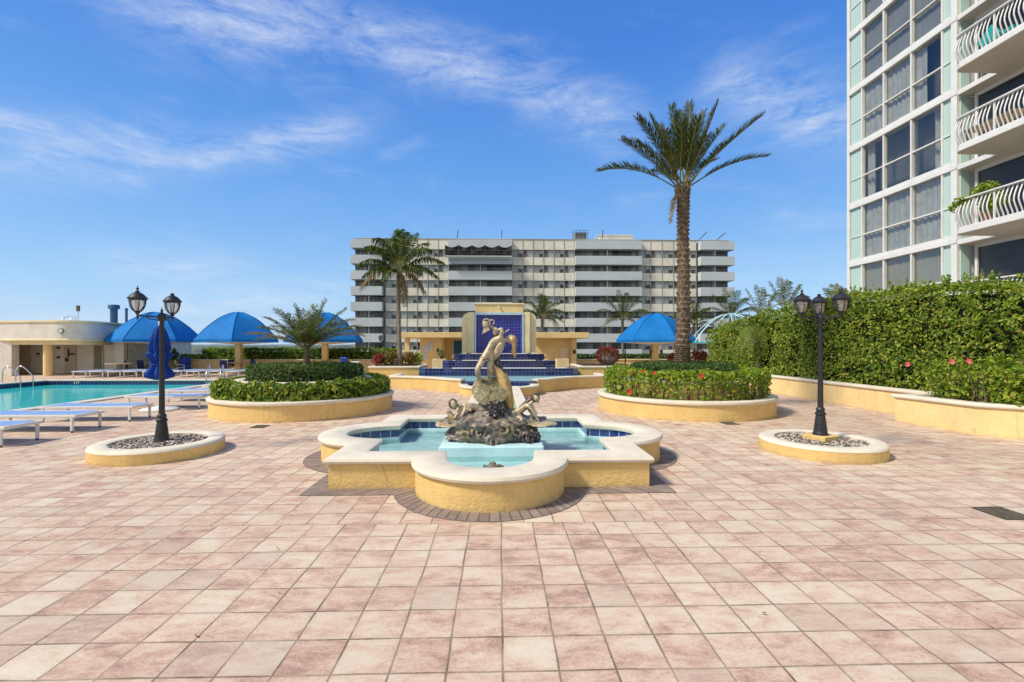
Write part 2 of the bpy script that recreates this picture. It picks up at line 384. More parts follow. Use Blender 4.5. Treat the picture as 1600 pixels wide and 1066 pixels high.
    def build(s, name, mats, parent=None, smooth=None, loc=None, bevel=0, kind=None):
        me = bpy.data.meshes.new(name)
        off = Vector((0, 0, 0))
        q = parent
        while q is not None: off += q.location; q = q.parent
        if loc is not None: off += Vector(loc)
        vs = [(x - off.x, y - off.y, z - off.z) for x, y, z in s.v] if off.length > 0 else s.v
        me.from_pydata(vs, [], s.f)
        if not isinstance(mats, (list, tuple)): mats = [mats]
        for m in mats: me.materials.append(m)
        if len(mats) > 1: me.polygons.foreach_set('material_index', s.m)
        if any(u is not None for u in s.uv):
            ul = me.uv_layers.new(name='UVMap'); flat = []
            for f, u in zip(s.f, s.uv):
                flat += [c for p in (u if u is not None else [(0, 0)] * len(f)) for c in p]
            ul.data.foreach_set('uv', flat)
        me.update()
        if smooth is not None:
            me.polygons.foreach_set('use_smooth', [True] * len(me.polygons))
            if smooth < 180: me.set_sharp_from_angle(angle=R(smooth))
        o = bpy.data.objects.new(name, me); COL.objects.link(o)
        if loc is not None: o.location = loc
        if parent is not None: o.parent = parent
        if bevel:
            b = o.modifiers.new('edge', 'BEVEL'); b.width = bevel; b.segments = 2; b.limit_method = 'ANGLE'; b.angle_limit = R(40)
        if kind: o['kind'] = kind
        return o
def offs(path, d, closed=True):
    """offset a plan path to its right-hand side (outside, for a counter-clockwise loop)"""
    n = len(path); out = []
    for i in range(n):
        p = Vector(path[i])
        a = Vector(path[i - 1]) if (closed or i > 0) else None
        b = Vector(path[(i + 1) % n]) if (closed or i < n - 1) else None
        ns = []
        for u, w in ((a, p), (p, b)):
            if u is None or w is None: continue
            e = w - u
            if e.length < 1e-6: continue
            ns.append(Vector((e.y, -e.x)) / e.length)
        m = ns[0] if len(ns) == 1 else (ns[0] + ns[1]) / max(.25, 1 + ns[0].dot(ns[1]))
        out.append((p.x + m.x * d, p.y + m.y * d))
    return out
def circle(cx, cy, r, n=64): return [(cx + r * math.cos(2 * math.pi * i / n), cy + r * math.sin(2 * math.pi * i / n)) for i in range(n)]
def thing(name, label, cat, loc=(0, 0, 0), group=None):
    o = bpy.data.objects.new(name, None); COL.objects.link(o); o.location = loc
    o.empty_display_size = .2
    return tag(o, label, cat, group)
def tag(o, label, cat, group=None):
    o['label'] = label; o['category'] = cat
    if group: o['group'] = group
    return o
KIDS = {}
def copy_tree(o, loc=None, rz=None, label=None, group=None, parent=None):
    c = o.copy(); COL.objects.link(c)
    if parent is not None: c.parent = parent
    if loc is not None: c.location = loc
    if rz is not None: c.rotation_euler = (0, 0, rz)
    if label: c['label'] = label
    if group: c['group'] = group
    for ch in list(o.children): copy_tree(ch, parent=c)
    return c
def sheet(name, polys, mat, kind='structure'):
    b = MB()
    for p in polys: b.face(p)
    return b.build(name, mat, kind=kind)
def flat(poly, z): return [(x, y, z) for x, y in poly]
def fill(poly, z, name, mat, parent=None, kind=None):
    """triangulated plan polygon (may be concave)"""
    bm = bmesh.new(); f = bm.faces.new([bm.verts.new((x, y, z)) for x, y in poly])
    bmesh.ops.triangulate(bm, faces=[f]); 
    b = MB(); bm.verts.index_update()
    b.v = [tuple(v.co) for v in bm.verts]; b.f = [tuple(v.index for v in q.verts) for q in bm.faces]
    b.m = [0] * len(b.f); b.uv = [None] * len(b.f); bm.free()
    o = b.build(name, mat, parent, kind=kind)
    if o.data.polygons and o.data.polygons[0].normal.z < 0: o.data.flip_normals()
    return o
# ------------------------------------------------------------------ light settings
SKY_STR, SUN_STR, SUN_ANG, EXPO = .15, 3.1, 9.0, 0.60
SUN_COL = (1, .90, .74)
# ------------------------------------------------------------------ ground, terrace, pool, water
PX0, PX1, PY0, PY1 = -20.3, -11.75, 5.0, 21.8           # pool
TX0, TX1, TY0, TY1 = -34, 24, -9, 30.2
chm = 1.0
def rect(x0, x1, y0, y1, z=0): return [(x0, y0, z), (x1, y0, z), (x1, y1, z), (x0, y1, z)]
sheet('terrace_paving', [rect(TX0, PX0, TY0, TY1), rect(PX1, TX1, TY0, TY1), rect(PX0, PX1, TY0, PY0), rect(PX0, PX1, PY1, TY1)], M['pave'])
b = MB()
for a, c in (((TX0, TY0), (TX1, TY0)), ((TX1, TY0), (TX1, TY1)), ((TX1, TY1), (TX0, TY1)), ((TX0, TY1), (TX0, TY0))):
    b.face([(*a, -10.5), (*c, -10.5), (*c, -.01), (*a, -.01)])
b.build('podium_structure', M['cream'], kind='structure')
b = MB()
for x0, x1, y0, y1 in ((PX0, PX1, PY1, PY1), (PX0, PX1, PY0, PY0), (PX0, PX0, PY0, PY1), (PX1, PX1, PY0, PY1)):
    L = math.hypot(x1 - x0, y1 - y0)
    b.face([(x0, y0, -.34), (x1, y1, -.34), (x1, y1, -.004), (x0, y0, -.004)], 0, [(0, 0), (L, 0), (L, .336), (0, .336)])
    b.face([(x0, y0, -1.5), (x1, y1, -1.5), (x1, y1, -.34), (x0, y0, -.34)], 1)
b.face(rect(PX0, PX1, PY0, PY1, -1.5), 1)
pool = b.build('pool_basin', [M['navy'], M['pool_plaster']], kind='structure')
b = MB(); b.sweep([(PX0, PY0), (PX1, PY0), (PX1, PY1), (PX0, PY1)], [(-.02, .006), (-.02, .045), (0, .05), (.26, .05), (.28, .04), (.28, .001)], closed=True)
b.build('pool_coping', M['coping'], smooth=30, kind='structure')
sheet('pool_water', [rect(PX0, PX1, PY0, PY1, -.17)], M['pool_water'])
# depth marks on the far pool wall
def text(name, body, size, mat, loc, rot, parent=None, ext=.004):
    cu = bpy.data.curves.new(name, 'FONT'); cu.body = body; cu.size = size; cu.extrude = ext; cu.align_x = 'CENTER'; cu.align_y = 'CENTER'
    t = bpy.data.objects.new('tmp', cu); COL.objects.link(t)
    dg = bpy.context.evaluated_depsgraph_get(); me = bpy.data.meshes.new_from_object(t.evaluated_get(dg))
    bpy.data.objects.remove(t); me.materials.clear(); me.materials.append(mat)
    o = bpy.data.objects.new(name, me); COL.objects.link(o)
    off = Vector(loc); q = parent
    while q is not None: off -= q.location; q = q.parent
    o.location = off; o.rotation_euler = rot
    if parent is not None: o.parent = parent
    return o
for px in (120, 329):
    text('depth_mark', '4 FT', .15, M['white_paint'], (at(px, PY1), PY1 - .012, -.085), (R(90), 0, 0), parent=pool)

# land, bay and the far shore
land = plain('far_land', (.10, .12, .06), .95, .3, .02)
sheet('land', [rect(-48, 400, 30, 400, -10.2)], land)
bay = watermat('bay_water', (.2, .3, .35), .05, .2, (.16, .22, .24), .9)
sheet('ground', [rect(-9000, 9000, -3000, 14000, -10.9)], plain('sea_bed_ground', (.12, .13, .10), .95, .2, .01))
sheet('bay_water', [rect(-3000, 3000, 28, 1080, -10.5)], bay)
b = MB()
for (y0, zt, dx, sd) in ((1080, 3.2, 9, 1), (1500, 5, 14, 2), (2600, 9, 22, 3)):
    xs = np.arange(-2600, 2600, dx); top = []
    for x in xs:
        h = noise.noise((x * .012, sd, 0)) * .5 + noise.noise((x * .06, sd, 3)) * .35 + noise.noise((x * .25, sd, 7)) * .25
        top.append(max(1.5, zt * (.75 + .6 * h)))
    n = len(xs)
    b.loft([[(x, y0, -10.6) for x in xs], [(x, y0 + 4, t - 2) for x, t in zip(xs, top)], [(x, y0 + 16, t) for x, t in zip(xs, top)], [(x, y0 + 120, t * .8) for x, t in zip(xs, top)], [(x, y0 + 160, -10.6) for x in xs]], cyc=False)
far = b.build('distant_shore', plain('far_trees', (.16, .21, .20), .95, .3, .04), kind='stuff'); tag(far, 'low blue-green line of trees along the far shore of the bay', 'far woods')

# ------------------------------------------------------------------ helpers for masonry
def coping_prof(w, z0, z1, over=.045):
    h = z1 - z0; r = h / 2
    return [(-w, z0), (-w - .012, z0 + r * .5), (-w - .012, z1 - r * .4), (-w + .01, z1), (over - r * 1.1, z1), (over - r * .35, z1 - r * .25), (over, z1 - r), (over - r * .25, z0 + r * .3), (over - r * .9, z0)]
def wob_mesh(o, amp, sc_):
    for v in o.data.vertices:
        n = noise.noise_vector(v.co * sc_); v.co += n * amp

# ------------------------------------------------------------------ statue fountain
FX, FY = -.10, 6.95
def barbed(hx, hy, r, d):
    P = []
    def arc(cx, cy, a0, a1, n=22):
        for i in range(n + 1):
            a = R(a0 + (a1 - a0) * i / n); P.append((FX + cx + r * math.cos(a), FY + cy + r * math.sin(a)))
    P.append((FX - hx, FY - hy)); k = math.degrees(math.asin((hy - d) / r)); arc(0, -d, 180 + k, 360 - k)
    P.append((FX + hx, FY - hy)); k = math.degrees(math.acos((hx - d) / r)); arc(d, 0, -k, k)
    P += [(FX + hx, FY + hy), (FX - hx, FY + hy)]; arc(-d, 0, 180 - k, 180 + k)
    return P
FP = barbed(1.80, 1.63, .83, 1.60)
ft = thing('statue_fountain', 'yellow square fountain basin with three rounded lobes and thick cream coping, around the bronze statue', 'fountain', (FX, FY, 0))
b = MB(); b.sweep(FP, [(0, 0), (0, .15), (0, .285)]); b.build('basin_wall', M['yellow'], ft, smooth=35)
b = MB(); b.sweep(FP, coping_prof(.33, .275, .352), close_prof=True); o = b.build('coping', M['coping'], ft, smooth=40)
b = MB(); b.sweep(FP, [(-.30, .155), (-.30, .30)]); b.build('tile_band', M['rim_tile'], ft)
b = MB(); b.sweep(FP, [(-.34, .03), (-.32, .135), (-.318, .156), (-.29, .157)]); b.build('inner_wall', M['plaster'], ft, smooth=50)
fill(offs(FP, -.30), .06, 'basin_floor', M['plaster'], ft)
px_, py_ = FX, FY
b = MB(); b.prism([(px_ - .70, py_ - .66), (px_ + .70, py_ - .66), (px_ + .70, py_ + .66), (px_ - .70, py_ + .66)], .05, .258)
b.build('pedestal', M['plaster'], ft, bevel=.02)
fill(offs(FP, -.31), .125, 'fountain_water', M['water'], None, 'structure')
FO = barbed(1.80 + .23, 1.63 + .23, .83 + .23, 1.60)
b = MB(); b.loft([flat(FO, .0045), flat(FP, .0045)])
b.build('border_paving', M['band'], kind='structure')
# spray head lying in the front lobe
nz = thing('spray_nozzle', 'small corroded spray nozzle and cable in the water of the front lobe', 'nozzle', (FX + .02, 5.74, .06))
b = MB(); b.lathe([(.06, .06), (.085, .085), (.09, .135), (.055, .15), (.035, .185), (.014, .19)], 12, (FX + .02, 5.74)); b.tube([(FX + .02, 5.74, .14), (FX + .10, 5.69, .16), (FX + .15, 5.70, .14)], .016, 7)
o = b.build('nozzle_head', plain('corroded_metal', (.22, .18, .14), .7, .3, 40), nz, smooth=40)
b = MB(); b.tube([(FX + .02 - .30 * t - .05 * math.sin(t * 9), 5.74 + .08 * math.sin(t * 7), .132) for t in [i / 14 for i in range(15)]], .006, 5); b.build('cable', M['dark'], nz, smooth=60)

# channel that links the two basins
ch = thing('water_channel', 'narrow water channel between two cream copings leading back to the tiled cascade', 'channel', (FX, 11.5, 0))
for s in (-1, 1):
    b = MB(); x = FX + .06 + s * .53
    b.box(x - .10, x + .10, 8.58, 14.62, 0, .30); b.build('channel_wall', M['yellow'], ch)
    b = MB(); b.box(x - .125, x + .125, 8.60, 14.58, .301, .352); b.build('coping', M['coping'], ch, bevel=.018)
b = MB(); b.box(FX - .38, FX + .50, 8.6, 14.6, .004, .16); b.build('channel_bed', M['plaster'], ch)
sheet('channel_water', [rect(FX - .365, FX + .485, 8.6, 14.6, .24)], M['water'])

# ------------------------------------------------------------------ bronze statue
def bronze(name, a, bcol, dark, scale=14, metal=.35, rough=.42, dk=.5):
    m, nt, bs, o = newmat(name); v = coord(nt)
    n = noise_tex(nt, v, scale, 6, .62, .4)
    c = ramp(nt, n, [(.30, dark), (.46, bcol), (.66, a)])
    nt.links.new(c, bs.inputs['Base Color']); bs.inputs['Metallic'].default_value = metal; bs.inputs['Roughness'].default_value = rough
    bump(nt, noise_tex(nt, v, scale * 3.2, 4, .6), bs, .35, .012); return m
m_pale = bronze('pale_worn_bronze', (.56, .47, .32), (.40, .325, .21), (.13, .10, .06), 13, .12, .42)
m_gold = bronze('golden_bronze', (.62, .42, .17), (.44, .29, .12), (.16, .10, .05), 12, .2, .4)
m_rock = bronze('verdigris_bronze', (.36, .28, .19), (.13, .12, .10), (.022, .022, .024), 12, .15, .45)
m_shell = bronze('olive_bronze', (.30, .26, .14), (.17, .15, .075), (.05, .045, .025), 20, .15, .5)
m_tan = bronze('tan_bronze', (.56, .44, .27), (.40, .31, .18), (.16, .13, .08), 10, .1, .5)
m_black = bronze('black_bronze', (.16, .14, .12), (.035, .032, .034), (.010, .010, .012), 30, .4, .35)
m_hair = bronze('dark_bronze_hair', (.20, .13, .09), (.09, .06, .05), (.03, .025, .02), 26, .4, .45)
def skin_into(mb, J, bones, root, mi=0, sub=2, fat=.96):
    bm = bmesh.new(); sk = bm.verts.layers.skin.verify(); vs = {}
    for k, (x, y, z, r) in J.items():
        v = bm.verts.new((x, y, z)); v[sk].radius = (r * fat, r * fat); v[sk].use_root = (k == root); vs[k] = v
    for a, c in bones: bm.edges.new((vs[a], vs[c]))
    me = bpy.data.meshes.new('tmp'); bm.to_mesh(me); bm.free()
    o = bpy.data.objects.new('tmp', me); COL.objects.link(o)
    o.modifiers.new('s', 'SKIN').use_smooth_shade = True
    q = o.modifiers.new('u', 'SUBSURF'); q.levels = sub; q.render_levels = sub
    dg = bpy.context.evaluated_depsgraph_get(); dg.update()
    e = bpy.data.meshes.new_from_object(o.evaluated_get(dg))
    k = len(mb.v); mb.v += [tuple(v.co) for v in e.vertices]
    for p in e.polygons: mb.f.append(tuple(k + i for i in p.vertices)); mb.m.append(mi); mb.uv.append(None)
    bpy.data.objects.remove(o); bpy.data.meshes.remove(e); bpy.data.meshes.remove(me)
def head_into(mb, c, fwd, up, r, mi=0):
    f = Vector(fwd).normalized(); u = Vector(up); u = (u - f * u.dot(f)).normalized(); s = f.cross(u)
    nu, nv = 22, 16; rings = []
    for i in range(nv + 1):
        t = min(max(math.pi * i / nv, .04), math.pi - .04); ring = []
        for j in range(nu):
            a = 2 * math.pi * j / nu; x = math.sin(t) * math.cos(a); y = math.sin(t) * math.sin(a); z = -math.cos(t)   # x forward, z up
            k = 1.0
            jaw = max(0, -z); w = .78 - .25 * jaw
            g = lambda px, pz, sx, sz: math.exp(-((y - px) / sx) ** 2 - ((z - pz) / sz) ** 2) if x > 0 else 0
            dx = .30 * g(0, -.12, .13, .22) - .10 * (g(.33, .05, .16, .13) + g(-.33, .05, .16, .13)) + .07 * g(0, .24, .5, .1) + .08 * g(0, -.48, .22, .09) - .05 * g(0, -.60, .3, .05) + .10 * g(0, -.82, .25, .15)
            ear = .16 * math.exp(-((x + .05) / .14) ** 2 - ((z + .05) / .22) ** 2) * (1 if y > 0 else -1) * (abs(y) > .6)
            P = Vector(c) + f * (x * .92 + dx) * r + s * (y * w + ear) * r + u * z * 1.15 * r
            ring.append(tuple(P))
        rings.append(ring)
    mb.loft(rings, mi, cap=True)
def hand_into(mb, wrist, d, nrm, L, curl=.6, mi=0):
    """palm, four unequal curled fingers and a thumb off its side"""
    d = Vector(d).normalized(); n = Vector(nrm); n = (n - d * n.dot(d)).normalized(); s = d.cross(n); w = Vector(wrist)
    pl = L * .52; k = .22 * L
    mb.loft([[tuple(w + d * t * pl + s * k * q * wd + n * .10 * L * m) for q, m in ((-1, 0), (-.7, 1), (.7, 1), (1, 0), (.7, -1), (-.7, -1))] for t, wd in ((-.1, .55), (.15, .8), (.6, 1.05), (1, .95))], mi, cap=True)
    for i, ln in enumerate((.42, .50, .46, .36)):
        p = w + d * pl * .92 + s * k * (-.75 + .5 * i); a = 0; pts = [p]
        for q in range(3):
            a += curl * (.5 if q == 0 else 1); p = p + (d * math.cos(a) - n * math.sin(a)) * L * ln * (.42, .33, .25)[q]; pts.append(p)
        mb.tube(pts, [.062 * L, .058 * L, .05 * L, .034 * L], 6, mi)
    p = w + d * pl * .25 - s * k * .9; p1 = p + (d * .6 - s * .7 - n * .2).normalized() * L * .24; p2 = p1 + (d * .9 - s * .1 - n * .4).normalized() * L * .18
    mb.tube([p, p1, p2], [.075 * L, .065 * L, .04 * L], 6, mi)
def S(px, py, dy=0): return Vector((at(px, FY + dy), FY + dy, zat(px, py, FY + dy)))
def J4(px, py, dy, r): p = S(px, py, dy); return (p.x, p.y, p.z, r)
st = thing('bronze_statue', 'bronze statue of a backward-bending woman above a shell, two crouching figures at her feet', 'statue', (FX, FY, .258))
# rock plinth
def rockfn(seed, amp, f):
    def fn(d):
        p = Vector((d.x * f + seed, d.y * f, d.z * f))
        return 1 + amp * (noise.turbulence(p, 4, True) - .45) + amp * .5 * noise.noise(p * .6)
    return fn
b = MB()
rings = []
prof = [(.255, .72, .50), (.30, .76, .54), (.36, .69, .52), (.42, .64, .50), (.47, .72, .50), (.505, .80, .50), (.53, .74, .45), (.56, .58, .40), (.62, .42, .32), (.68, .26, .24), (.72, .08, .08)]
nn = 120
for z, rx, ry in prof:
    ring = []
    for j in range(nn):
        a = 2 * math.pi * j / nn; dx, dy = math.cos(a), math.sin(a)
        wing = abs(dx) ** 5
        rr = rx * (wing + (1 - wing) * .80) if .46 < z < .56 else rx * .93
        p = Vector((dx * 2.2, dy * 2.2, z * 5))
        k = 1 + .16 * noise.noise(p * 1.1) + .15 * (noise.turbulence(p * 1.9 + Vector((4, 1, 0)), 4, True) - .5)
        ring.append((FX + dx * rr * k, FY + dy * ry * k, z + .035 * noise.noise(p * 1.7) * (z > .26)))
    rings.append(ring)
def dens(rings, m):
    out = []
    for a, c in zip(rings[:-1], rings[1:]):
        for q in range(m):
            t = q / m; out.append([tuple(Vector(x).lerp(Vector(y), t)) for x, y in zip(a, c)])
    return out + [rings[-1]]
b.loft(dens(rings, 4), 0, cap=True)
k0 = len(b.v)
for i in range(len(b.v)):
    v = Vector(b.v[i]); n = noise.turbulence_vector(v * 7, 3, False); b.v[i] = tuple(v + n * .035 + noise.turbulence_vector(v * 16, 2, True) * .016)
b.build('rock_plinth', m_rock, st, smooth=70)
def curl(c, r, turns, mi, flipx=1, w=.03, tilt=.2):
    b = MB(); P = []; Rr = []
    N = int(20 * turns)
    for i in range(N + 1):
        t = i / N; a = 2 * math.pi * turns * t; q = r * (1 - .85 * t)
        P.append((c[0] + flipx * q * math.cos(a + 2.4), c[1] - .10 * t - .02 * math.sin(a), c[2] + q * .8 * math.sin(a + 2.4))); Rr.append(w * (1 - .6 * t))
    b.tube(P, Rr, 7); return b.build('shell_scroll', mi, st, smooth=60)
curl(S(750, 676, -.44), .11, 1.6, m_rock); curl(S(786, 672, -.42), .14, 1.8, m_shell, -1, .036); curl(S(806, 676, -.38), .10, 1.5, m_rock); curl(S(729, 678, -.40), .09, 1.4, m_shell, -1, .028)
curl(S(770, 690, -.52), .08, 1.4, m_rock, 1, .03); curl(S(826, 684, -.42), .09, 1.5, m_black, 1, .03)
# lips of the two basin wings
for s, p, q, c in ((-1, (689, 661.5), (722, 657.5), m_tan), (1, (860, 659), (826, 658.5), m_tan)):
    b = MB(); A, B_ = S(*p), S(*q)
    cen = (A + B_) / 2
    b.sphere((cen.x, FY - .10, cen.z - .004), .24, .26, .035, 26, 8, 0, rockfn(s * 3.1, .30, 1.8)); b.build('basin_lip', c, st, smooth=70)
# black crystalline cavity
b = MB(); c = S(774, 645, -.16); b.sphere(c, .17, .20, .19, 44, 30, 0, lambda d: 1 + .40 * (noise.turbulence(Vector(d) * 3.4, 4, True) - .5)); b.build('dark_rock', m_black, st)
b = MB(); c = S(833, 684, -.30); b.sphere(c, .11, .14, .10, 30, 20, 0, lambda d: 1 + .40 * (noise.turbulence(Vector(d) * 3.4 + Vector((3, 0, 0)), 4, True) - .5)); b.build('dark_rock', m_black, st)
# big shell in front of her legs
b = MB(); c = S(766, 611, -.10); rings = []
for i in range(9):
    t = i / 8
    ring = []
    for j in range(56):
        a = 2 * math.pi * j / 56
        kx = abs(math.cos(a)) ** .8 * (1 if math.cos(a) > 0 else -1); kz = abs(math.sin(a)) ** .9 * (1 if math.sin(a) > 0 else -1)
        e = 1 + .04 * noise.noise((math.cos(a) * 1.5, math.sin(a) * 2.5, 1.7)) + .02 * noise.noise((a * 6, 0, 0))
        lo = 1 - .18 * max(0, -math.sin(a))
        rr = math.sin(max(t, .02) * math.pi / 2)
        ring.append((c.x + .272 * kx * e * lo * rr, c.y - .03 * (1 - rr ** 2.5) + .13 * kz * rr - .010 * noise.noise((kx * rr * 6, kz * rr * 6, 9)) - .006 * noise.noise((kx * rr * 16, kz * rr * 16, 3)), c.z + .195 * kz * e * rr))
    rings.append(ring)
back = [[(x, y + .075, z) for x, y, z in rings[-1]], [(c.x + (x - c.x) * .3, y + .16, c.z + (z - c.z) * .3) for x, y, z in rings[-1]]]
b.loft(rings + back, 0, cap=True); b.build('shell', m_shell, st, smooth=60)
# her trailing fold of cloth and foam crest
b = MB(); b.tube([S(768, 566, .05), S(776, 577, .03), S(784, 590, .0), S(790, 606, -.02), S(794, 626, -.03), S(798, 642, -.02)], [.03, .062, .085, .09, .085, .05], 16)
for i in range(len(b.v)):
    v = Vector(b.v[i]); b.v[i] = tuple(v + noise.noise_vector(v * 9) * .018)
b.build('cloth_train', m_gold, st, smooth=60)
b = MB()
for i in range(34):
    t = i / 33; p = S(774 + 20 * t ** 1.0 + 3 * math.sin(i * 2.1), 556 + 48 * t, .02 - .05 * t); b.sphere(p, .018 + .02 * rng.random(), None, .02 + .02 * rng.random(), 7, 5)
b.build('foam_crest', m_black, st, smooth=50)
# standing figure
b = MB()
J = dict(pel=J4(763.5, 549, 0, .072), wai=J4(766.5, 541, .0, .052), rib=J4(771, 534.5, .0, .07), che=J4(777, 530.5, 0, .066), nek=J4(789, 531.5, 0, .03), hd=J4(795, 531, 0, .036),
         hl=J4(759.5, 554, -.05, .062), kl=J4(745.5, 578, -.13, .043), cl=J4(747.5, 588, -.05, .042), al=J4(754, 606, .06, .022),
         hr=J4(767, 555, .02, .064), kr=J4(765.2, 578, -.06, .046), cr=J4(766, 590, .0, .044), ar=J4(769, 612, .10, .024),
         sl=J4(783, 528, -.07, .045), el=J4(784.5, 513, -.06, .034), wl=J4(777.5, 516.5, -.05, .019),
         sr=J4(777.5, 527.5, .05, .042), er=J4(773.5, 515, .04, .032), wr=J4(766, 509, .0, .019))
skin_into(b, J, [('pel', 'wai'), ('wai', 'rib'), ('rib', 'che'), ('che', 'nek'), ('nek', 'hd'), ('pel', 'hl'), ('hl', 'kl'), ('kl', 'cl'), ('cl', 'al'), ('pel', 'hr'), ('hr', 'kr'), ('kr', 'cr'), ('cr', 'ar'),
                 ('che', 'sl'), ('sl', 'el'), ('el', 'wl'), ('che', 'sr'), ('sr', 'er'), ('er', 'wr')], 'pel')
head_into(b, S(797.5, 530.5, 0), (.30, -.25, .92), (.92, 0, -.30), .066)
for w, d in ((J['wl'], (-.6, .1, .6)), (J['wr'], (-.8, -.1, .5))): hand_into(b, w[:3], d, (0, -1, .2), .085, .5)
for px, py in ((776, 528), (780, 526.5)): b.sphere(S(px, py, -.05), .024, None, None, 10, 7)
b.build('woman_figure', m_pale, st, smooth=180)
b = MB(); c = S(801, 531, .0); b.sphere(c, .064, .066, .068, 18, 12, 0, lambda d: 1 + .10 * noise.noise(Vector((d.x * 3, d.y * 9, d.z * 3))))
for k in range(5):
    dx = (k - 2) * 1.1
    b.tube([S(803 + dx * .3, 534, .02 * (k - 2)), S(804 + dx * .5, 541, .01 * (k - 2)), S(802.6 + dx * .6 + .8 * math.sin(k), 549, 0), S(804.4 + dx * .4, 555, 0), S(803.5, 560 - abs(dx), 0)], [.03, .022, .026, .018, .005], 8)
b.build('hair', m_gold, st, smooth=60)
# torn veil at her waist and ribbons
b = MB()
b.tube([S(783, 532, -.01), S(783.5, 537, -.03), S(781, 543, -.03), S(777, 550, -.01), S(774.5, 557, .02), S(772, 564, .03)], [.035, .062, .066, .058, .045, .02], 18)
for i in range(len(b.v)):
    v = Vector(b.v[i]); b.v[i] = tuple(v + noise.turbulence_vector(v * 13, 3, True) * .028 - Vector((.014, .014, .014)))
for k in range(0):
    t = k / 8; p = S(780 - 10 * t, 534 + 28 * t, -.03); b.tube([p, p + Vector((.055 - .02 * t, -.03, -.01)), p + Vector((.075 + .02 * math.sin(k * 3) - .03 * t, -.02, -.07))], [.035, .030, .008], 7)
b.build('veil', m_pale, st, smooth=60)
b = MB(); c = S(758.5, 507, -.01)
b.sphere((c.x, c.y, c.z), .045, .03, .055, 14, 10, 0, rockfn(2.2, .35, 2.2))
pts = [S(757, 508, 0), S(764, 512, -.02), S(765.5, 515.5, -.02), S(753, 522.5, 0)]
b.loft([[tuple(p + Vector((0, dy, 0))) for p in (pts[0], pts[1], pts[2], pts[3])] for dy in (-.012, .012)], 0, cap=True)
def ring_(px, py, r, a0, a1, w=.011):
    c = S(px, py, -.01); b.tube([(c.x + r * math.cos(a0 + (a1 - a0) * i / 14), c.y, c.z + r * math.sin(a0 + (a1 - a0) * i / 14)) for i in range(15)], w, 6)
ring_(768.5, 503.5, .034, -1.2, 4.0); ring_(773.5, 520, .024, 0, 5.2, .009); ring_(760, 504, .05, .6, 3.6, .012)
b.build('winged_fish', m_pale, st, smooth=60)
b = MB(); b.tube([S(786, 521, -.03), S(792, 517.5, -.03), S(796, 514.5, -.03)], [.009, .010, .006], 6); b.build('rod', m_pale, st, smooth=60)
# left crouching figure
b = MB()
J = dict(pel=J4(757, 643, -.06, .075), wai=J4(746, 637, -.10, .058), che=J4(733, 634.5, -.14, .066), nek=J4(722, 634.5, -.17, .032), hd=J4(714, 634, -.19, .036),
         sa=J4(727, 640, -.20, .034), ea=J4(721, 652, -.24, .024), wa=J4(727, 662, -.22, .016),
         sb=J4(724, 633.5, -.16, .034), eb=J4(709.5, 655, -.22, .025), wb=J4(702, 645, -.21, .018),
         h1=J4(758, 650, -.16, .062), k1=J4(738, 655, -.26, .045), a1=J4(748, 666, -.24, .024), h2=J4(764, 648, 0, .06), k2=J4(778, 652, -.08, .04))
skin_into(b, J, [('pel', 'wai'), ('wai', 'che'), ('che', 'nek'), ('nek', 'hd'), ('che', 'sa'), ('sa', 'ea'), ('ea', 'wa'), ('che', 'sb'), ('sb', 'eb'), ('eb', 'wb'), ('pel', 'h1'), ('h1', 'k1'), ('k1', 'a1'), ('pel', 'h2'), ('h2', 'k2')], 'pel')
head_into(b, S(709.5, 633, -.20), (.25, -.93, -.25), (-.2, 0, 1), .062)
hand_into(b, J['wa'][:3], (.2, -.1, -.9), (0, -1, 0), .08); hand_into(b, J['wb'][:3], (-.3, .1, .9), (0, -1, 0), .08)
for px, py in ((731, 640), (735, 641)): b.sphere(S(px, py, -.2), .026, None, None, 10, 7)
b.build('crouching_figure', m_pale, st, smooth=180)
b = MB(); c = S(707.8, 631.2, -.165); b.sphere(c, .066, .058, .074, 18, 12, 0, lambda d: 1 + .12 * noise.noise(Vector((d.x * 4, d.y * 4, d.z * 2)))); b.build('hair', m_hair, st, smooth=60)
b = MB(); b.tube([S(700.5, 643, -.16), S(706, 652, -.18), S(713, 661, -.18), S(718, 665, -.14)], [.03, .045, .06, .06], 12); b.build('folded_cloth', m_gold, st, smooth=60)
# right crouching figure
b = MB()
J = dict(pel=J4(801, 647, -.06, .074), wai=J4(811, 642.5, -.09, .055), che=J4(821, 636, -.12, .062), nek=J4(829.5, 630.5, -.13, .03), hd=J4(834, 626, -.14, .034),
         sa=J4(825, 633, -.18, .034), ea=J4(835, 646, -.22, .024), wa=J4(843, 661, -.22, .015),
         sb=J4(824, 635, -.06, .032), eb=J4(832, 648, -.10, .024), wb=J4(827, 661, -.14, .016),
         h1=J4(799, 652, -.14, .062), k1=J4(818, 655, -.24, .042), a1=J4(806, 664, -.24, .024), h2=J4(796, 650, .0, .06), k2=J4(784, 655, -.06, .04))
skin_into(b, J, [('pel', 'wai'), ('wai', 'che'), ('che', 'nek'), ('nek', 'hd'), ('che', 'sa'), ('sa', 'ea'), ('ea', 'wa'), ('che', 'sb'), ('sb', 'eb'), ('eb', 'wb'), ('pel', 'h1'), ('h1', 'k1'), ('k1', 'a1'), ('pel', 'h2'), ('h2', 'k2')], 'pel')
head_into(b, S(838, 623.5, -.15), (.55, -.75, -.45), (-.5, 0, .85), .058)
hand_into(b, J['wa'][:3], (.3, -.1, -.9), (0, -1, 0), .08); hand_into(b, J['wb'][:3], (-.3, -.1, -.9), (0, -1, 0), .08)
b.build('crouching_figure', m_pale, st, smooth=180)
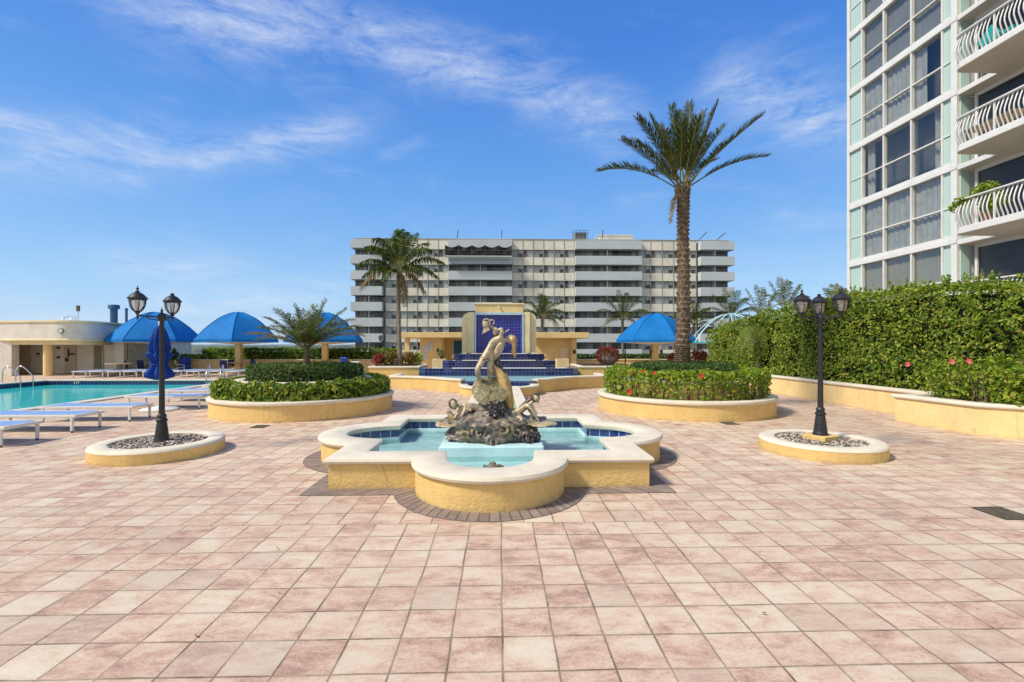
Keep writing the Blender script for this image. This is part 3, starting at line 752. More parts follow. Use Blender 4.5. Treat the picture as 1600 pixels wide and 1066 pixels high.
b = MB(); c = S(836.8, 621.5, -.135); b.sphere(c, .064, .060, .068, 18, 12, 0, lambda d: 1 + .14 * noise.noise(Vector((d.x * 4, d.y * 4, d.z * 2))))
b.tube([S(832, 623, -.10), S(822, 630, -.10), S(813, 638, -.10), S(811, 644, -.10)], [.045, .035, .03, .01], 10); b.build('hair', m_hair, st, smooth=60)

# ------------------------------------------------------------------ drain grates
for px, py, w, lab in ((1568, 803, .30, 'rusty drain grate in the paving at the right edge'), (1140, 662, .28, 'small drain grate before the right round planter'), (406, 667, .26, 'small drain grate before the left round planter')):
    zc = FPX * EYE / (py - 540); xc = (px - 800) / FPX * zc
    x, y = xc * math.cos(YAW) + zc * math.sin(YAW), -xc * math.sin(YAW) + zc * math.cos(YAW)
    b = MB(); h = w / 2
    b.box(x - h, x + h, y - h, y + h, .001, .006, 1)
    for i in range(7): q = x - h + (i + .5) * w / 7; b.box(q - w * .045, q + w * .045, y - h + .02, y + h - .02, .006, .012)
    for s in (-1, 1): b.box(x - h, x + h, y + s * h - .012, y + s * h + .012, .006, .013)
    tag(b.build('drain_grate', [M['grate'], M['dark']], loc=(x, y, 0)), lab, 'drain')
# ------------------------------------------------------------------ vegetation helpers
def ring_leaves(cx, cy, r0, r1, z0, z1, n_side, n_top, bmp=.05, f=2.2, dome=0):
    """points and normals on the outside and the top of a clipped ring (r0 inner, r1 outer)"""
    P, N = [], []
    for _ in range(n_side):
        a = rng.uniform(0, 2 * math.pi); z = rng.uniform(z0, z1)
        k = noise.noise((math.cos(a) * f * 2, math.sin(a) * f * 2, z * 4)) * bmp
        d = rng.random() ** 2 * .12
        t = (z - z0) / (z1 - z0); r = r1 + k - d - dome * max(0, t - .6) ** 2
        P.append((cx + r * math.cos(a), cy + r * math.sin(a), z)); N.append((math.cos(a), math.sin(a), .35))
    for _ in range(n_top):
        a = rng.uniform(0, 2 * math.pi); r = math.sqrt(rng.uniform(r0 * r0, r1 * r1))
        x, y = r * math.cos(a), r * math.sin(a)
        k = noise.noise((x * f * 1.4, y * f * 1.4, 5)) * bmp * 1.4
        z = z1 + k - rng.random() ** 2 * .10 - dome * max(0, r - r1 + .15)
        P.append((cx + x, cy + y, z)); N.append((0, 0, 1))
    return P, N
def blob_points(c, rx, ry, rz, n, shell=.45, f=1.5, amp=.25, zmin=None):
    P, N = [], []
    while len(P) < n:
        d = Vector((rng.gauss(0, 1), rng.gauss(0, 1), rng.gauss(0, 1))).normalized()
        k = (1 + amp * noise.noise(d * f * 2 + Vector(c))) * (1 - shell * rng.random() ** 1.6)
        p = (c[0] + d.x * rx * k, c[1] + d.y * ry * k, c[2] + d.z * rz * k)
        if zmin is not None and p[2] < zmin: continue
        P.append(p); N.append(tuple(d))
    return P, N
def box_points(x0, x1, y0, y1, z0, z1, n, bmp=.1, f=1.2, faces='-x-y+z', depth=.16):
    P, N = [], []
    A = {'-x': (y1 - y0) * (z1 - z0), '+x': (y1 - y0) * (z1 - z0), '-y': (x1 - x0) * (z1 - z0), '+y': (x1 - x0) * (z1 - z0), '+z': (x1 - x0) * (y1 - y0)}
    fs = [faces[i:i + 2] for i in range(0, len(faces), 2)]; tot = sum(A[q] for q in fs)
    for q in fs:
        for _ in range(int(n * A[q] / tot)):
            x, y, z = rng.uniform(x0, x1), rng.uniform(y0, y1), rng.uniform(z0, z1)
            k = bmp * (noise.noise((x * f, y * f, z * f)) + .5 * noise.noise((x * f * 3, y * f * 3, z * f * 3))) - depth * rng.random() ** 2
            if q == '-x': p, nn = (x0 - k, y, z), (-1, 0, .3)
            elif q == '+x': p, nn = (x1 + k, y, z), (1, 0, .3)
            elif q == '-y': p, nn = (x, y0 - k, z), (0, -1, .3)
            elif q == '+y': p, nn = (x, y1 + k, z), (0, 1, .3)
            else: p, nn = (x, y, z1 + k), (0, 0, 1)
            P.append(p); N.append(nn)
    return P, N
def frond_into(mb, p0, p1, sag, L, n, droop=.1, w=.03, lift=.35, fwd=.7, mi=0, mr=1, rr=.016, start=.16, jit=.12, prof=None, curtain=0.0):
    """one feather leaf: rachis along a bent curve, leaflets in a shallow V"""
    p0, p1 = Vector(p0), Vector(p1); mid = p0.lerp(p1, .5) + Vector((0, 0, sag))
    cur = lambda t: p0 * (1 - t) ** 2 + mid * 2 * t * (1 - t) + p1 * t * t
    der = lambda t: ((mid - p0) * 2 * (1 - t) + (p1 - mid) * 2 * t).normalized()
    pts = [cur(i / 9) for i in range(10)]
    mb.tube(pts, [rr * (1 - .85 * i / 9) for i in range(10)], 4, mr, cap=False)
    side0 = der(.3).cross(Vector((0, 0, 1)))
    if side0.length < .15: side0 = Vector((rng.uniform(-1, 1), rng.uniform(-.6, .6), 0))
    side0.normalize()
    for i in range(n):
        t = start + (1 - start) * (i + rng.random() * .6) / n
        c, d = cur(t), der(t); sd = (side0 - d * side0.dot(d)).normalized(); up = sd.cross(d)
        if up.z < 0 and abs(d.z) < .9: up = -up
        q = (t - start) / (1 - start)
        ln = L * ((prof(q)) if prof else (math.sin(math.pi * min(1, .12 + .80 * q)) ** .5 * (1 - .18 * q)))
        for s in (-1, 1):
            f = fwd + rng.uniform(-jit, jit); l = ln * rng.uniform(.82, 1.1)
            dr = (sd * s * (1 - .5 * f) + d * f + up * (lift + rng.uniform(-jit, jit)) * 1.0).normalized()
            dr2 = (dr + Vector((0, 0, -curtain * 2.2))).normalized()
            m = c + dr * l * .5; e = m + dr2 * l * .5 + Vector((0, 0, -droop * l))
            ww = w * .5; pw = d * ww
            k = len(mb.v)
            mb.v += [tuple(c - pw * .6), tuple(c + pw * .6), tuple(m + pw), tuple(m - pw), tuple(e)]
            mb.f += [(k, k + 1, k + 2, k + 3), (k + 3, k + 2, k + 4)]; mb.m += [mi, mi]; mb.uv += [None, None]
def stems_into(mb, cx, cy, z0, z1, n, spread, r=.012, mi=0):
    for _ in range(n):
        a = rng.uniform(0, 6.28); q = spread * math.sqrt(rng.random()); x, y = cx + q * math.cos(a) * .5, cy + q * math.sin(a) * .5
        mb.tube([(x, y, z0), (x + rng.uniform(-.05, .05), y + rng.uniform(-.05, .05), (z0 + z1) / 2), (cx + q * math.cos(a), cy + q * math.sin(a), z1)], [r, r * .8, r * .4], 5, mi)

# ------------------------------------------------------------------ the two round planters
def round_planter(cx, cy, r, r2, lab):
    t = thing('round_planter', lab, 'planter', (cx, cy, 0), 'round yellow planters beside the statue fountain')
    b = MB(); c = circle(cx, cy, r - .045, 96); b.sweep(c, [(0, 0), (0, .2), (0, .345)]); b.build('planter_wall', M['yellow'], t, smooth=40)
    b = MB(); b.sweep(c, coping_prof(.20, .335, .425), close_prof=True); b.build('coping', M['coping'], t, smooth=45)
    c2 = circle(cx, cy, r2 - .04, 72)
    b = MB(); b.sweep(c2, [(0, .30), (0, .72)]); b.build('upper_wall', M['yellow'], t, smooth=40)
    b = MB(); b.sweep(c2, coping_prof(.18, .715, .79, .04), close_prof=True); b.build('upper_coping', M['coping'], t, smooth=45)
    b = MB(); b.loft([[(cx + q * math.cos(2 * math.pi * i / 64), cy + q * math.sin(2 * math.pi * i / 64), z) for i in range(64)] for q, z in ((r - .2, .34), (r2 - .08, .34))]); b.face(flat(circle(cx, cy, r2 - .2, 40), .70))
    b.build('soil', M['soil'], t); return t
LPX, LPY, RPX, RPY = -4.82, 12.0, 4.62, 11.82
round_planter(LPX, LPY, 2.13, 1.62, 'round two-tier yellow planter with glossy broad-leaved planting, left of the statue fountain')
round_planter(RPX, RPY, 2.12, 1.50, 'round two-tier yellow planter holding red hibiscus and the tall date palm, right of the fountain')
# left: broad-leaved schefflera band, dark clipped inner ring, young feather palm
h = thing('schefflera_hedge', 'low hedge of broad glossy yellow-green leaves round the lower tier of the left planter', 'hedge', (LPX, LPY, .34))
b = MB(); P, N = ring_leaves(LPX, LPY, 1.60, 2.00, .40, .78, 3400, 3200, .09, 2.6, .6); b.leaves(P, N, .15, .056, tilt=.6, fold=.2, up=1.0); b.build('foliage', M['leaf_scheff'], h)
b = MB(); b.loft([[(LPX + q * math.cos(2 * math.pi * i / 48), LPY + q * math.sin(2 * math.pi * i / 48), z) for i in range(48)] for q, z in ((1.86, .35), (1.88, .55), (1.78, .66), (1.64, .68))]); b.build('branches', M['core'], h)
h = thing('clipped_hedge', 'dark clipped hedge ringing the young palm on the upper tier of the left planter', 'hedge', (LPX, LPY, .7))
b = MB(); P, N = ring_leaves(LPX, LPY, .2, 1.34, .80, 1.15, 3600, 2600, .05, 2.4, .6); b.leaves(P, N, .062, .030, tilt=.7, fold=.2); b.build('foliage', M['leaf_dark'], h)
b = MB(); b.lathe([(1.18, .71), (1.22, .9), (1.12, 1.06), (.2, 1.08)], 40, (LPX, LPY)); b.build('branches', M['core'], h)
# right: hibiscus band with bare legs and red blooms
h = thing('hibiscus_hedge', 'bright green hibiscus hedge with woody legs and red blooms on the right round planter', 'hedge', (RPX, RPY, .34))
b = MB(); P, N = ring_leaves(RPX, RPY, 1.46, 1.95, .70, 1.02, 3300, 4200, .07, 2.4, .3)
P2, N2 = ring_leaves(RPX, RPY, 1.6, 1.93, .42, .72, 1150, 0, .06, 2.4)
b.leaves(P + P2, N + N2, .085, .046, tilt=.65, fold=.2, up=.8); b.build('foliage', M['leaf_hib'], h)
b = MB()
for i in range(60):
    a = 2 * math.pi * i / 60 + rng.uniform(-.04, .04); q = rng.uniform(1.62, 1.86)
    for _ in range(3):
        a2 = a + rng.uniform(-.08, .08); q2 = q + rng.uniform(-.05, .10)
        b.tube([(RPX + q * math.cos(a), RPY + q * math.sin(a), .34), (RPX + (q + q2) / 2 * math.cos(a) + rng.uniform(-.03, .03), RPY + (q + q2) / 2 * math.sin(a), .55), (RPX + q2 * math.cos(a2), RPY + q2 * math.sin(a2), .9)], [.016, .012, .006], 5)
b.build('stems', M['wood'], h)
def bloom_into(mb, c, r, n=(0, -1, .3)):
    n = Vector(n).normalized(); x = n.cross(Vector((0, 0, 1))).normalized(); y = x.cross(n); c = Vector(c)
    for i in range(5):
        a = 2 * math.pi * i / 5; d = x * math.cos(a) + y * math.sin(a); s = n.cross(d)
        mb.face([c, c + d * r * .6 + s * r * .42 + n * r * .25, c + d * r + n * r * .3, c + d * r * .6 - s * r * .42 + n * r * .25])
    mb.tube([c, c + n * r * .9], [r * .06, r * .04], 5)
for px, py, rr in ((982.5, 612, .065), (1020, 583, .045), (1003, 580, .04), (1093, 587, .06), (986, 583, .04)):
    Y = 10.4 if py < 600 else 10.35
    Y = 9.95 if px > 1050 else (10.75 if px < 990 else 10.3)
    b = MB(); c = (at(px, Y), Y - .06, zat(px, py, Y)); bloom_into(b, c, rr); b.build('bloom', M['petal'], h)
h = thing('clipped_hedge', 'dark clipped hedge at the foot of the tall date palm on the right planter', 'hedge', (RPX, RPY, .7))
b = MB(); P, N = ring_leaves(RPX, RPY, .3, 1.28, .80, 1.17, 3600, 2600, .05, 2.4, .9); b.leaves(P, N, .062, .030, tilt=.7, fold=.2); b.build('foliage', M['leaf_dark'], h)
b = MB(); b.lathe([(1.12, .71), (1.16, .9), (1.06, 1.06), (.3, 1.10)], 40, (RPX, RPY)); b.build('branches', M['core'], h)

# ------------------------------------------------------------------ palms
def scaly_trunk(mb, pts, rad, boss, nu=40, per=26, rows=60, mi=0):
    """trunk whose old leaf bases stand out in a spiral diamond pattern"""
    pts = [Vector(p) for p in pts]; n = len(pts); N = rows * 5; rings = []
    for i in range(N + 1):
        t = i / N * (n - 1); k = min(int(t), n - 2); f = t - k; p = pts[k].lerp(pts[k + 1], f); r = rad[k] * (1 - f) + rad[k + 1] * f
        v = i / 5
        ring = []
        for j in range(nu):
            a = 2 * math.pi * j / nu; u = a / (2 * math.pi) * per
            row = math.floor(v); fv = v - row; fu = (u + .5 * (row % 2) + .12 * noise.noise((row * 3.1, u * .3, 0))) % 1
            d = max(0, 1 - abs(fu - .5) * 1.9) ** .6 * (fv ** 1.3 if fv < .85 else (1 - fv) / .15 * .8)
            rr = r * (1 + .05 * noise.noise((a * 2, v * .3, r))) + boss * d * (1 + .5 * noise.noise((row * 1.7, math.floor(u + .5 * (row % 2)) * 2.3, 4)))
            ring.append((p.x + rr * math.cos(a), p.y + rr * math.sin(a), p.z))
        rings.append(ring)
    mb.loft(rings, mi, cap=True)
TX, TY = RPX, RPY
t = thing('date_palm', 'tall date palm with scaly trunk and stiff feathered crown in the right round planter', 'palm tree', (TX, TY, .7))
b = MB(); scaly_trunk(b, [(TX - .03, TY, .68), (TX, TY, 1.1), (TX, TY, 1.6), (TX + .03, TY, 3.0), (TX + .01, TY, 4.4), (TX + .02, TY, 5.45)], [.23, .20, .165, .145, .125, .145], .055, 60, 10, 52)
trunk_m, nt, bs, _o = newmat('date_palm_trunk'); v_ = coord(nt)
g_ = nt.nodes.new('ShaderNodeNewGeometry')
c_ = ramp(nt, noise_tex(nt, v_, 13, 5, .65), [(.3, (.035, .025, .018)), (.5, (.13, .095, .062)), (.68, (.27, .205, .14))]); nt.links.new(c_, bs.inputs['Base Color']); bs.inputs['Roughness'].default_value = .9
bump(nt, noise_tex(nt, v_, 60, 4), bs, .6, .02)
tr = b.build('trunk', trunk_m, t, smooth=50)
crown = (TX + .02, TY, 5.48)
tips = [(935.5, 268, .1, .55), (972, 219, -.5, .25), (994, 222, .5, .2), (995.5, 184, -.6, .10), (1015, 180, .5, .05), (1049, 166, -.35, .0), (1060, 175, .7, .0), (1078, 161, .25, .0), (1090, 185, -.7, .0), (1122.5, 159, -.1, .02), (1133, 195, .8, .05),
        (1191, 181, -.4, .18), (1198, 245, .3, .42), (1018, 268, -.9, .30), (1048, 348, -.25, .40), (1105, 212, -1.2, .1), (1040, 205, -1.3, .1), (1085, 200, 1.4, .1), (1030, 240, -1.5, .35), (1120, 250, 1.3, .35), (1066, 190, -1.0, .05), (1100, 175, .6, .05), (1030, 195, 1.0, .1), (1150, 215, .9, .25)]
for i, (px, py, dy, sag) in enumerate(tips):
    Y = TY + dy; p1 = (at(px, Y), Y, zat(px, py, Y)); b = MB()
    dead = py > 300
    a = rng.uniform(0, 6.28); p0 = (crown[0] + .09 * math.cos(a), crown[1] + .09 * math.sin(a), crown[2] - .05 + (.10 if py < 230 else 0))
    ln = (Vector(p1) - Vector(p0)).length
    frond_into(b, p0, p1, sag, .40 if not dead else .2, int(80 * ln / 2 + 24), .05, .026, .30, .85, rr=.022, start=.27, jit=.22)
    b.build('frond', [M['frond_dry'] if dead else M['frond_date'], M['rachis']], t)
b = MB()
for i in range(26):
    a = i * 2.4; q = .12; z = 5.30 + .012 * i
    b.tube([(TX + q * math.cos(a), TY + q * math.sin(a), z), (TX + .2 * math.cos(a), TY + .2 * math.sin(a), z + .16)], [.035, .015], 5)
b.build('leaf_bases', M['bark'], t)
# young feather palm on the left planter
t = thing('young_palm', 'short bushy feather palm on the upper tier of the left round planter', 'palm tree', (LPX, LPY, .7))
b = MB(); scaly_trunk(b, [(LPX, LPY, .69), (LPX, LPY, 1.15), (LPX, LPY, 1.55)], [.085, .075, .06], .025, 30, 9, 12); b.build('trunk', M['bark'], t, smooth=50)
ytips = [(387, 522, -.2, .25), (402, 531, .4, .3), (415, 497, -.4, .22), (432, 484, .3, .15), (460, 477, -.1, .05), (447, 492, -.7, .1), (509, 469, 0, .02), (497, 488, -.6, .05), (540, 483, .2, .12), (548, 500, -.5, .2), (567, 524, .1, .3), (552, 515, .6, .25), (480, 500, -1.1, .25),
         (440, 520, -1.1, .3), (520, 515, -1.0, .3), (500, 497, 1.0, .2), (455, 500, 1.0, .2), (470, 520, -1.3, .45), (425, 510, .8, .3), (530, 500, .9, .2), (492, 478, .5, .03), (470, 485, .5, .03), (405, 512, -.7, .25), (560, 510, -.6, .25)]
for px, py, dy, sag in ytips:
    Y = LPY + dy; p1 = (at(px, Y), Y, zat(px, py, Y)); b = MB(); ln = (Vector(p1) - Vector((LPX, LPY, 1.5))).length
    frond_into(b, (LPX + rng.uniform(-.05, .05), LPY + rng.uniform(-.05, .05), 1.5), p1, sag, .36, int(48 * ln + 16), .22, .019, .2, .75, rr=.014, start=.12, jit=.25)
    b.build('frond', [M['frond_dry'] if (py > 520 and rng.random() < .6) else M['frond_olive'], M['rachis']], t)
b = MB(); frond_into(b, (LPX, LPY - .05, 1.5), (LPX + .05, LPY - .5, 2.02), .1, .22, 30, .2, .016, .2, .7, rr=.01); b.build('frond', [M['frond_lush'], M['rachis']], t)

def coco(label, x, y, z0, lean, zc, R0, tipsd, mats, group=None, leaf=.42, n=34, tr0=.17, tr1=.075, curtain=.5, w=.028, name='coconut_palm'):
    t = thing(name, label, 'palm tree', (x, y, z0), group)
    b = MB(); N = 44
    b.tube([(x + lean * (1 - (1 - i / N) ** 2.2), y, z0 + (zc - z0) * i / N) for i in range(N + 1)], [(tr0 - tr1) * math.exp(-i / N * 7) + tr1 * (1 + .09 * (i % 3 == 0)) for i in range(N + 1)], 14)
    b.build('trunk', M['bark_grey'], t, smooth=50)
    c = Vector((x + lean, y, zc))
    for i, (a, e, k, dry) in enumerate(tipsd):
        d = Vector((math.cos(R(a)), math.sin(R(a)), 0)); p1 = c + d * R0 * k * math.cos(R(e)) + Vector((0, 0, R0 * k * math.sin(R(e))))
        sag = R0 * k * (.42 if e < 50 else .14)
        b = MB(); frond_into(b, c + Vector((0, 0, -.05)) + d * .05, p1, sag, leaf * (.9 + .35 * rng.random()), int(n * 1.5), .25, w * 1.05, .05, .55, rr=.02, start=.14, jit=.15, curtain=curtain if e < 45 else .12)
        b.build('frond', [M[mats[1]] if dry else M[mats[0]], M['rachis']], t)
    return t
cx = at(625, 20.6)
tipsA = [(180, 10, 1.05, 0), (170, -22, 1.15, 1), (150, 38, 1.1, 0), (200, 35, 1.0, 0), (120, 52, 1.3, 0), (60, 60, 1.3, 0), (95, 72, 1.25, 0), (240, 40, 1.1, 0), (290, 45, 1.2, 0), (30, 45, 1.15, 0), (340, 30, 1.05, 0), (5, 12, 1.2, 0), (355, -8, 1.05, 0), (20, -38, .9, 1), (300, -60, .9, 1), (215, -12, .95, 0), (250, -25, .8, 0), (320, -8, .9, 0), (60, 0, .9, 0), (310, -68, 1.0, 1)]
coco('slender coconut palm in the raised flower box left of the tiled cascade', cx, 20.6, .7, -.06, zat(625, 425, 20.6), 1.65, tipsA, ('frond_coco', 'frond_dry'), None, .50, 30, curtain=.8, w=.045)
tipsB = [(180, 15, 1, 0), (200, 40, 1, 0), (160, 55, 1, 0), (100, 72, 1.1, 0), (60, 60, 1.1, 0), (20, 40, 1, 0), (0, 12, 1, 0), (340, -10, .9, 0), (220, -5, .9, 0), (250, 30, .9, 0), (290, 40, .95, 0), (320, 15, .95, 0), (190, -20, .8, 1), (270, 60, 1, 0), (30, -20, .85, 0)]
tipsC = [(180, 35, .9, 0), (175, 62, 1.1, 0), (120, 80, 1.15, 0), (60, 74, 1.1, 0), (5, 58, 1.0, 0), (355, 30, .9, 0), (250, 66, 1.0, 0), (300, 60, .95, 0)]
for px, Y, top, R0, lab, mats, lean in ((846, 31.5, 497, 1.6, 'coconut palm standing behind the right pavilion next to the tiled wall', ('frond_coco', 'frond_dry'), .05), (975, 32, 500, 2.0, 'coconut palm with drooping dry fronds between the pavilion and the right blue gazebo', ('frond_coco', 'frond_dry'), -.1),
        (1082, 33, 507, 1.7, 'coconut palm half hidden behind the trunk of the tall date palm', ('frond_coco', 'frond_dry'), .1), (1142, 30, 497, 1.9, 'palm with broad upright fronds beside the bare blue gazebo frame', ('frond_coco', 'frond_coco'), 0),
        (1190, 27, 490, 1.5, 'palm with its crown just above the far part of the tall hedge', ('frond_olive', 'frond_olive'), 0), (1227, 24, 478, 1.35, 'palm with narrow upright fronds above the hedge left of the right lamp', ('frond_olive', 'frond_olive'), 0), (1312, 19, 482, .95, 'palm tips showing above the hedge right of the right lamp', ('frond_olive', 'frond_olive'), 0)):
    spiky = px > 1150
    coco(lab, at(px, Y), Y, -.6, lean, zat(px, top, Y) - (.25 if spiky else 0), R0 * (1.15 if spiky else 1), tipsC if spiky else tipsB, mats, None, .36 if spiky else .42, 15 if spiky else 26, .15, .09, curtain=.1 if spiky else .5, w=.04 if spiky else .028)
# arching lush palm growing out of the hedge
t = thing('arching_palm', 'light green arching palm fronds spilling over the far end of the tall hedge', 'palm tree', (9.55, 17.2, .5))
b = MB(); b.tube([(9.6, 17.3, .5), (9.55, 17.2, 2.2)], [.08, .05], 8); b.build('trunk', M['bark_grey'], t)
for px, py, dy, sag in ((1150, 545, -.5, .9), (1158, 552, -.1, 1.0), (1165, 540, -.7, .8), (1195, 545, -.9, .8), (1180, 520, -.4, .6), (1190, 500, 0, .4), (1160, 520, .3, .7), (1205, 525, -.3, .6), (1172, 556, -.6, 1.0)):
    Y = 17.0 + dy; b = MB(); frond_into(b, (9.5, 17.1, 2.15), (min(at(px, Y), 9.25), Y, zat(px, py, Y)), sag, .34, 40, .2, .02, .05, .6, rr=.012, curtain=.3); b.build('frond', [M['frond_lush'], M['rachis']], t)

# ------------------------------------------------------------------ right boundary: wall, tall hedge, hibiscus bed
w = thing('garden_wall', 'long low pale yellow retaining wall under the tall hedge on the right', 'wall', (9.15, 15, 0))
b = MB(); b.box(9.16, 9.36, 9.9, 22.0, 0, .525); b.build('wall', M['yellow_far'], w)
b = MB(); b.box(9.115, 9.40, 9.86, 22.04, .526, .60); b.build('coping', M['coping'], w, bevel=.025)
wp = [(9.3, 9.78), (8.36, 9.78), (8.49, 8.22), (9.10, 7.62), (9.3, 5.2)]
w = thing('garden_wall', 'angled yellow planter wall jutting out at the right edge, holding the pink hibiscus', 'wall', (8.6, 8.5, 0))
b = MB(); b.sweep(wp, [(0, 0), (0, .50)], closed=False); b.build('wall', M['yellow_far'], w)
b = MB(); b.sweep(wp, [(-.20, .49), (-.20, .575), (.03, .575), (.048, .55), (.048, .52), (.03, .50)], closed=False, close_prof=True, cap=True); b.build('coping', M['coping'], w, smooth=45)
b = MB(); b.face([(9.3, 5.2, .48), (9.3, 9.7, .48), (8.45, 9.7, .48), (8.6, 8.25, .48), (9.2, 7.6, .48)]); b.build('soil', M['soil'], w)
h = thing('tall_hedge', 'tall dense clipped ficus hedge along the whole right side', 'hedge', (9.9, 14, .5))
def htop(y): return np.interp(y, [5, 8.2, 9.4, 11, 13.1, 16.3, 20.2, 21], [2.4, 2.60, 2.88, 2.96, 2.98, 2.78, 2.45, 2.3])
b = MB(); P, N = [], []
for _ in range(29000):
    y = 21.2 - 16.2 * rng.random() ** 1.0; zt = htop(y) + .12 * noise.noise((y * 1.3, 0, 0)) + .06 * noise.noise((y * 4, 3, 0))
    z = .5 + (zt - .5) * rng.random()
    q = noise.noise((y * .9, z * .9, 1)) * .16 + noise.noise((y * 2.6, z * 2.6, 4)) * .14 + noise.noise((y * 6, z * 6, 4)) * .05
    if noise.noise((y * 1.3, z * 1.6, 9)) + .4 * noise.noise((y * 4, z * 4, 2)) > .34 and rng.random() < .7: continue
    x = 9.45 - q + .22 * rng.random() ** 2 + .30 * max(0, (z - zt + .3)) ** 1.5
    P.append((x, y, z)); N.append((-1, 0, .35))
for _ in range(9000):
    y = 21.2 - 16.2 * rng.random(); x = 9.5 + 1.2 * rng.random() ** 1.5
    zt = htop(y) + .12 * noise.noise((y * 1.3, 0, 0)) + .06 * noise.noise((y * 4, 3, 0)) + .10 * noise.noise((x * 3, y * 3, 0))
    P.append((x, y, zt - .12 * rng.random() ** 2)); N.append((-.2, 0, 1))
for _ in range(1500):
    x = 9.4 + 1.2 * rng.random(); z = .5 + 1.8 * rng.random(); P.append((x, 21.2 + .2 * noise.noise((x, z, 0)), z)); N.append((0, 1, .2))
    x = 9.4 + 1.2 * rng.random(); z = .5 + 2.2 * rng.random(); P.append((x, 5.0, z)); N.append((0, -1, .2))
for _ in range(230):      # stray shoots on the top and the face
    y = rng.uniform(5.2, 21); x = 9.4 + .9 * rng.random(); zt = htop(y) + .12 * noise.noise((y * 1.3, 0, 0)); L = rng.uniform(.10, .30); dx, dy = rng.uniform(-.1, .1), rng.uniform(-.1, .1)
    if rng.random() < .35: zt = rng.uniform(.8, zt); x = 9.3
    for q in range(8): P.append((x + dx * q / 8 - (.12 * q / 8 if x < 9.35 else 0), y + dy * q / 8, zt + L * q / 8)); N.append((rng.uniform(-1, 1), rng.uniform(-1, 1), .8))
b.leaves(P, N, .090, .047, tilt=.65, fold=.22, up=-.3); b.build('foliage', M['leaf_hedge'], h)
b = MB(); ys = np.linspace(5.1, 21.1, 50)
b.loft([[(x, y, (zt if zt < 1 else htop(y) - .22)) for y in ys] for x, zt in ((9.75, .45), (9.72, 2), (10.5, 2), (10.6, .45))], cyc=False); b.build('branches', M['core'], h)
h = thing('hibiscus_bush', 'loose light green hibiscus bushes with pink blooms in the right planter by the tall hedge', 'bush', (8.95, 8.6, .48))
b = MB(); P, N = [], []
for c, rr, n in (((8.98, 9.25, 1.02), (.42, .45, .38), 900), ((9.05, 8.35, 1.02), (.38, .5, .42), 1100), ((9.25, 7.6, 1.02), (.3, .5, .42), 800), ((9.35, 6.8, 1.0), (.3, .6, .42), 700), ((8.85, 9.0, .72), (.3, .5, .22), 300), ((8.95, 8.1, .70), (.25, .5, .2), 300)):
    p, q = blob_points(c, *rr, n, .6, 1.6, .4, .52); P += p; N += q
b.leaves(P, N, .085, .045, tilt=.7, fold=.2, up=.4); b.build('foliage', M['leaf_hib'], h)
b = MB()
for y in (9.3, 9.0, 8.6, 8.3, 7.9, 7.5, 6.9): stems_into(b, 8.9 + (.25 if y < 8 else 0), y, .47, 1.1, 8, .34, .012)
b.build('stems', M['wood'], h)
for px, py, Y in ((1482, 565, 8.35), (1508, 564.5, 8.05), (1414, 569, 9.25), (1599, 556, 7.25)):
    b = MB(); bloom_into(b, (at(px, Y) - .05, Y - .1, zat(px, py, Y)), .062); b.build('bloom', M['petal_pink'], h)

# ------------------------------------------------------------------ lamp planters and street lamps
pebble, nt, bs, _o = newmat('pebbles'); g_ = nt.nodes.new('ShaderNodeNewGeometry')
nt.links.new(ramp(nt, g_.outputs['Random Per Island'], [(0, (.06, .045, .04)), (.35, (.22, .17, .13)), (.7, (.45, .39, .32)), (1, (.70, .66, .60))]), bs.inputs['Base Color']); bs.inputs['Roughness'].default_value = .8
def lamp_planter(cx, cy, lab, glab):
    t = thing('lamp_planter', lab, 'planter', (cx, cy, 0), 'small round lamp planters')
    c = circle(cx, cy, .83, 80)
    b = MB(); b.sweep(c, [(0, 0), (0, .07), (0, .15), (-.012, .151)]); b.build('planter_wall', M['yellow'], t, smooth=40)
    b = MB(); b.sweep(c, [(-.22, .10), (-.22, .185), (-.20, .195), (-.04, .195), (-.008, .18), (.003, .152), (-.02, .150)]); b.build('coping', M['coping'], t, smooth=50)
    b = MB(); b.face(flat(circle(cx, cy, .63, 40), .135)); b.build('soil', M['soil'], t)
    b = MB()
    for _ in range(1500):
        q = .61 * math.sqrt(rng.random()); a = rng.uniform(0, 6.28); s = rng.uniform(.012, .026); x, y = cx + q * math.cos(a), cy + q * math.sin(a)
        z = .14 + rng.uniform(0, .028); k = len(b.v); r = rng.uniform(0, 6.28); e = rng.uniform(.6, 1.2)
        for zz, m in ((-.5, .6), (.15, 1.0), (.6, .5)):
            for j in range(5): aa = r + j * 1.2566; b.v.append((x + s * m * math.cos(aa), y + s * e * m * math.sin(aa), z + s * zz * .8))
        for l in range(2):
            for j in range(5): b.f.append((k + l * 5 + j, k + l * 5 + (j + 1) % 5, k + (l + 1) * 5 + (j + 1) % 5, k + (l + 1) * 5 + j)); b.m.append(0); b.uv.append(None)
        b.f.append(tuple(k + 10 + j for j in range(5))); b.m.append(0); b.uv.append(None)
    g = b.build('pebble_gravel', pebble, loc=(cx, cy, .13), kind='stuff'); tag(g, glab, 'gravel')
LLX, LLY, RLX, RLY = -5.05, 7.20, 4.87, 7.06
lamp_planter(LLX, LLY, 'small round yellow kerbed bed of pebbles under the left street lamp', 'pebbles filling the small round bed under the left street lamp')
lamp_planter(RLX, RLY, 'small round yellow kerbed bed of pebbles under the right street lamp', 'pebbles filling the small round bed under the right street lamp')
m_lglass = glassmat('lantern_glass', (.92, .93, .92), .30, .12)
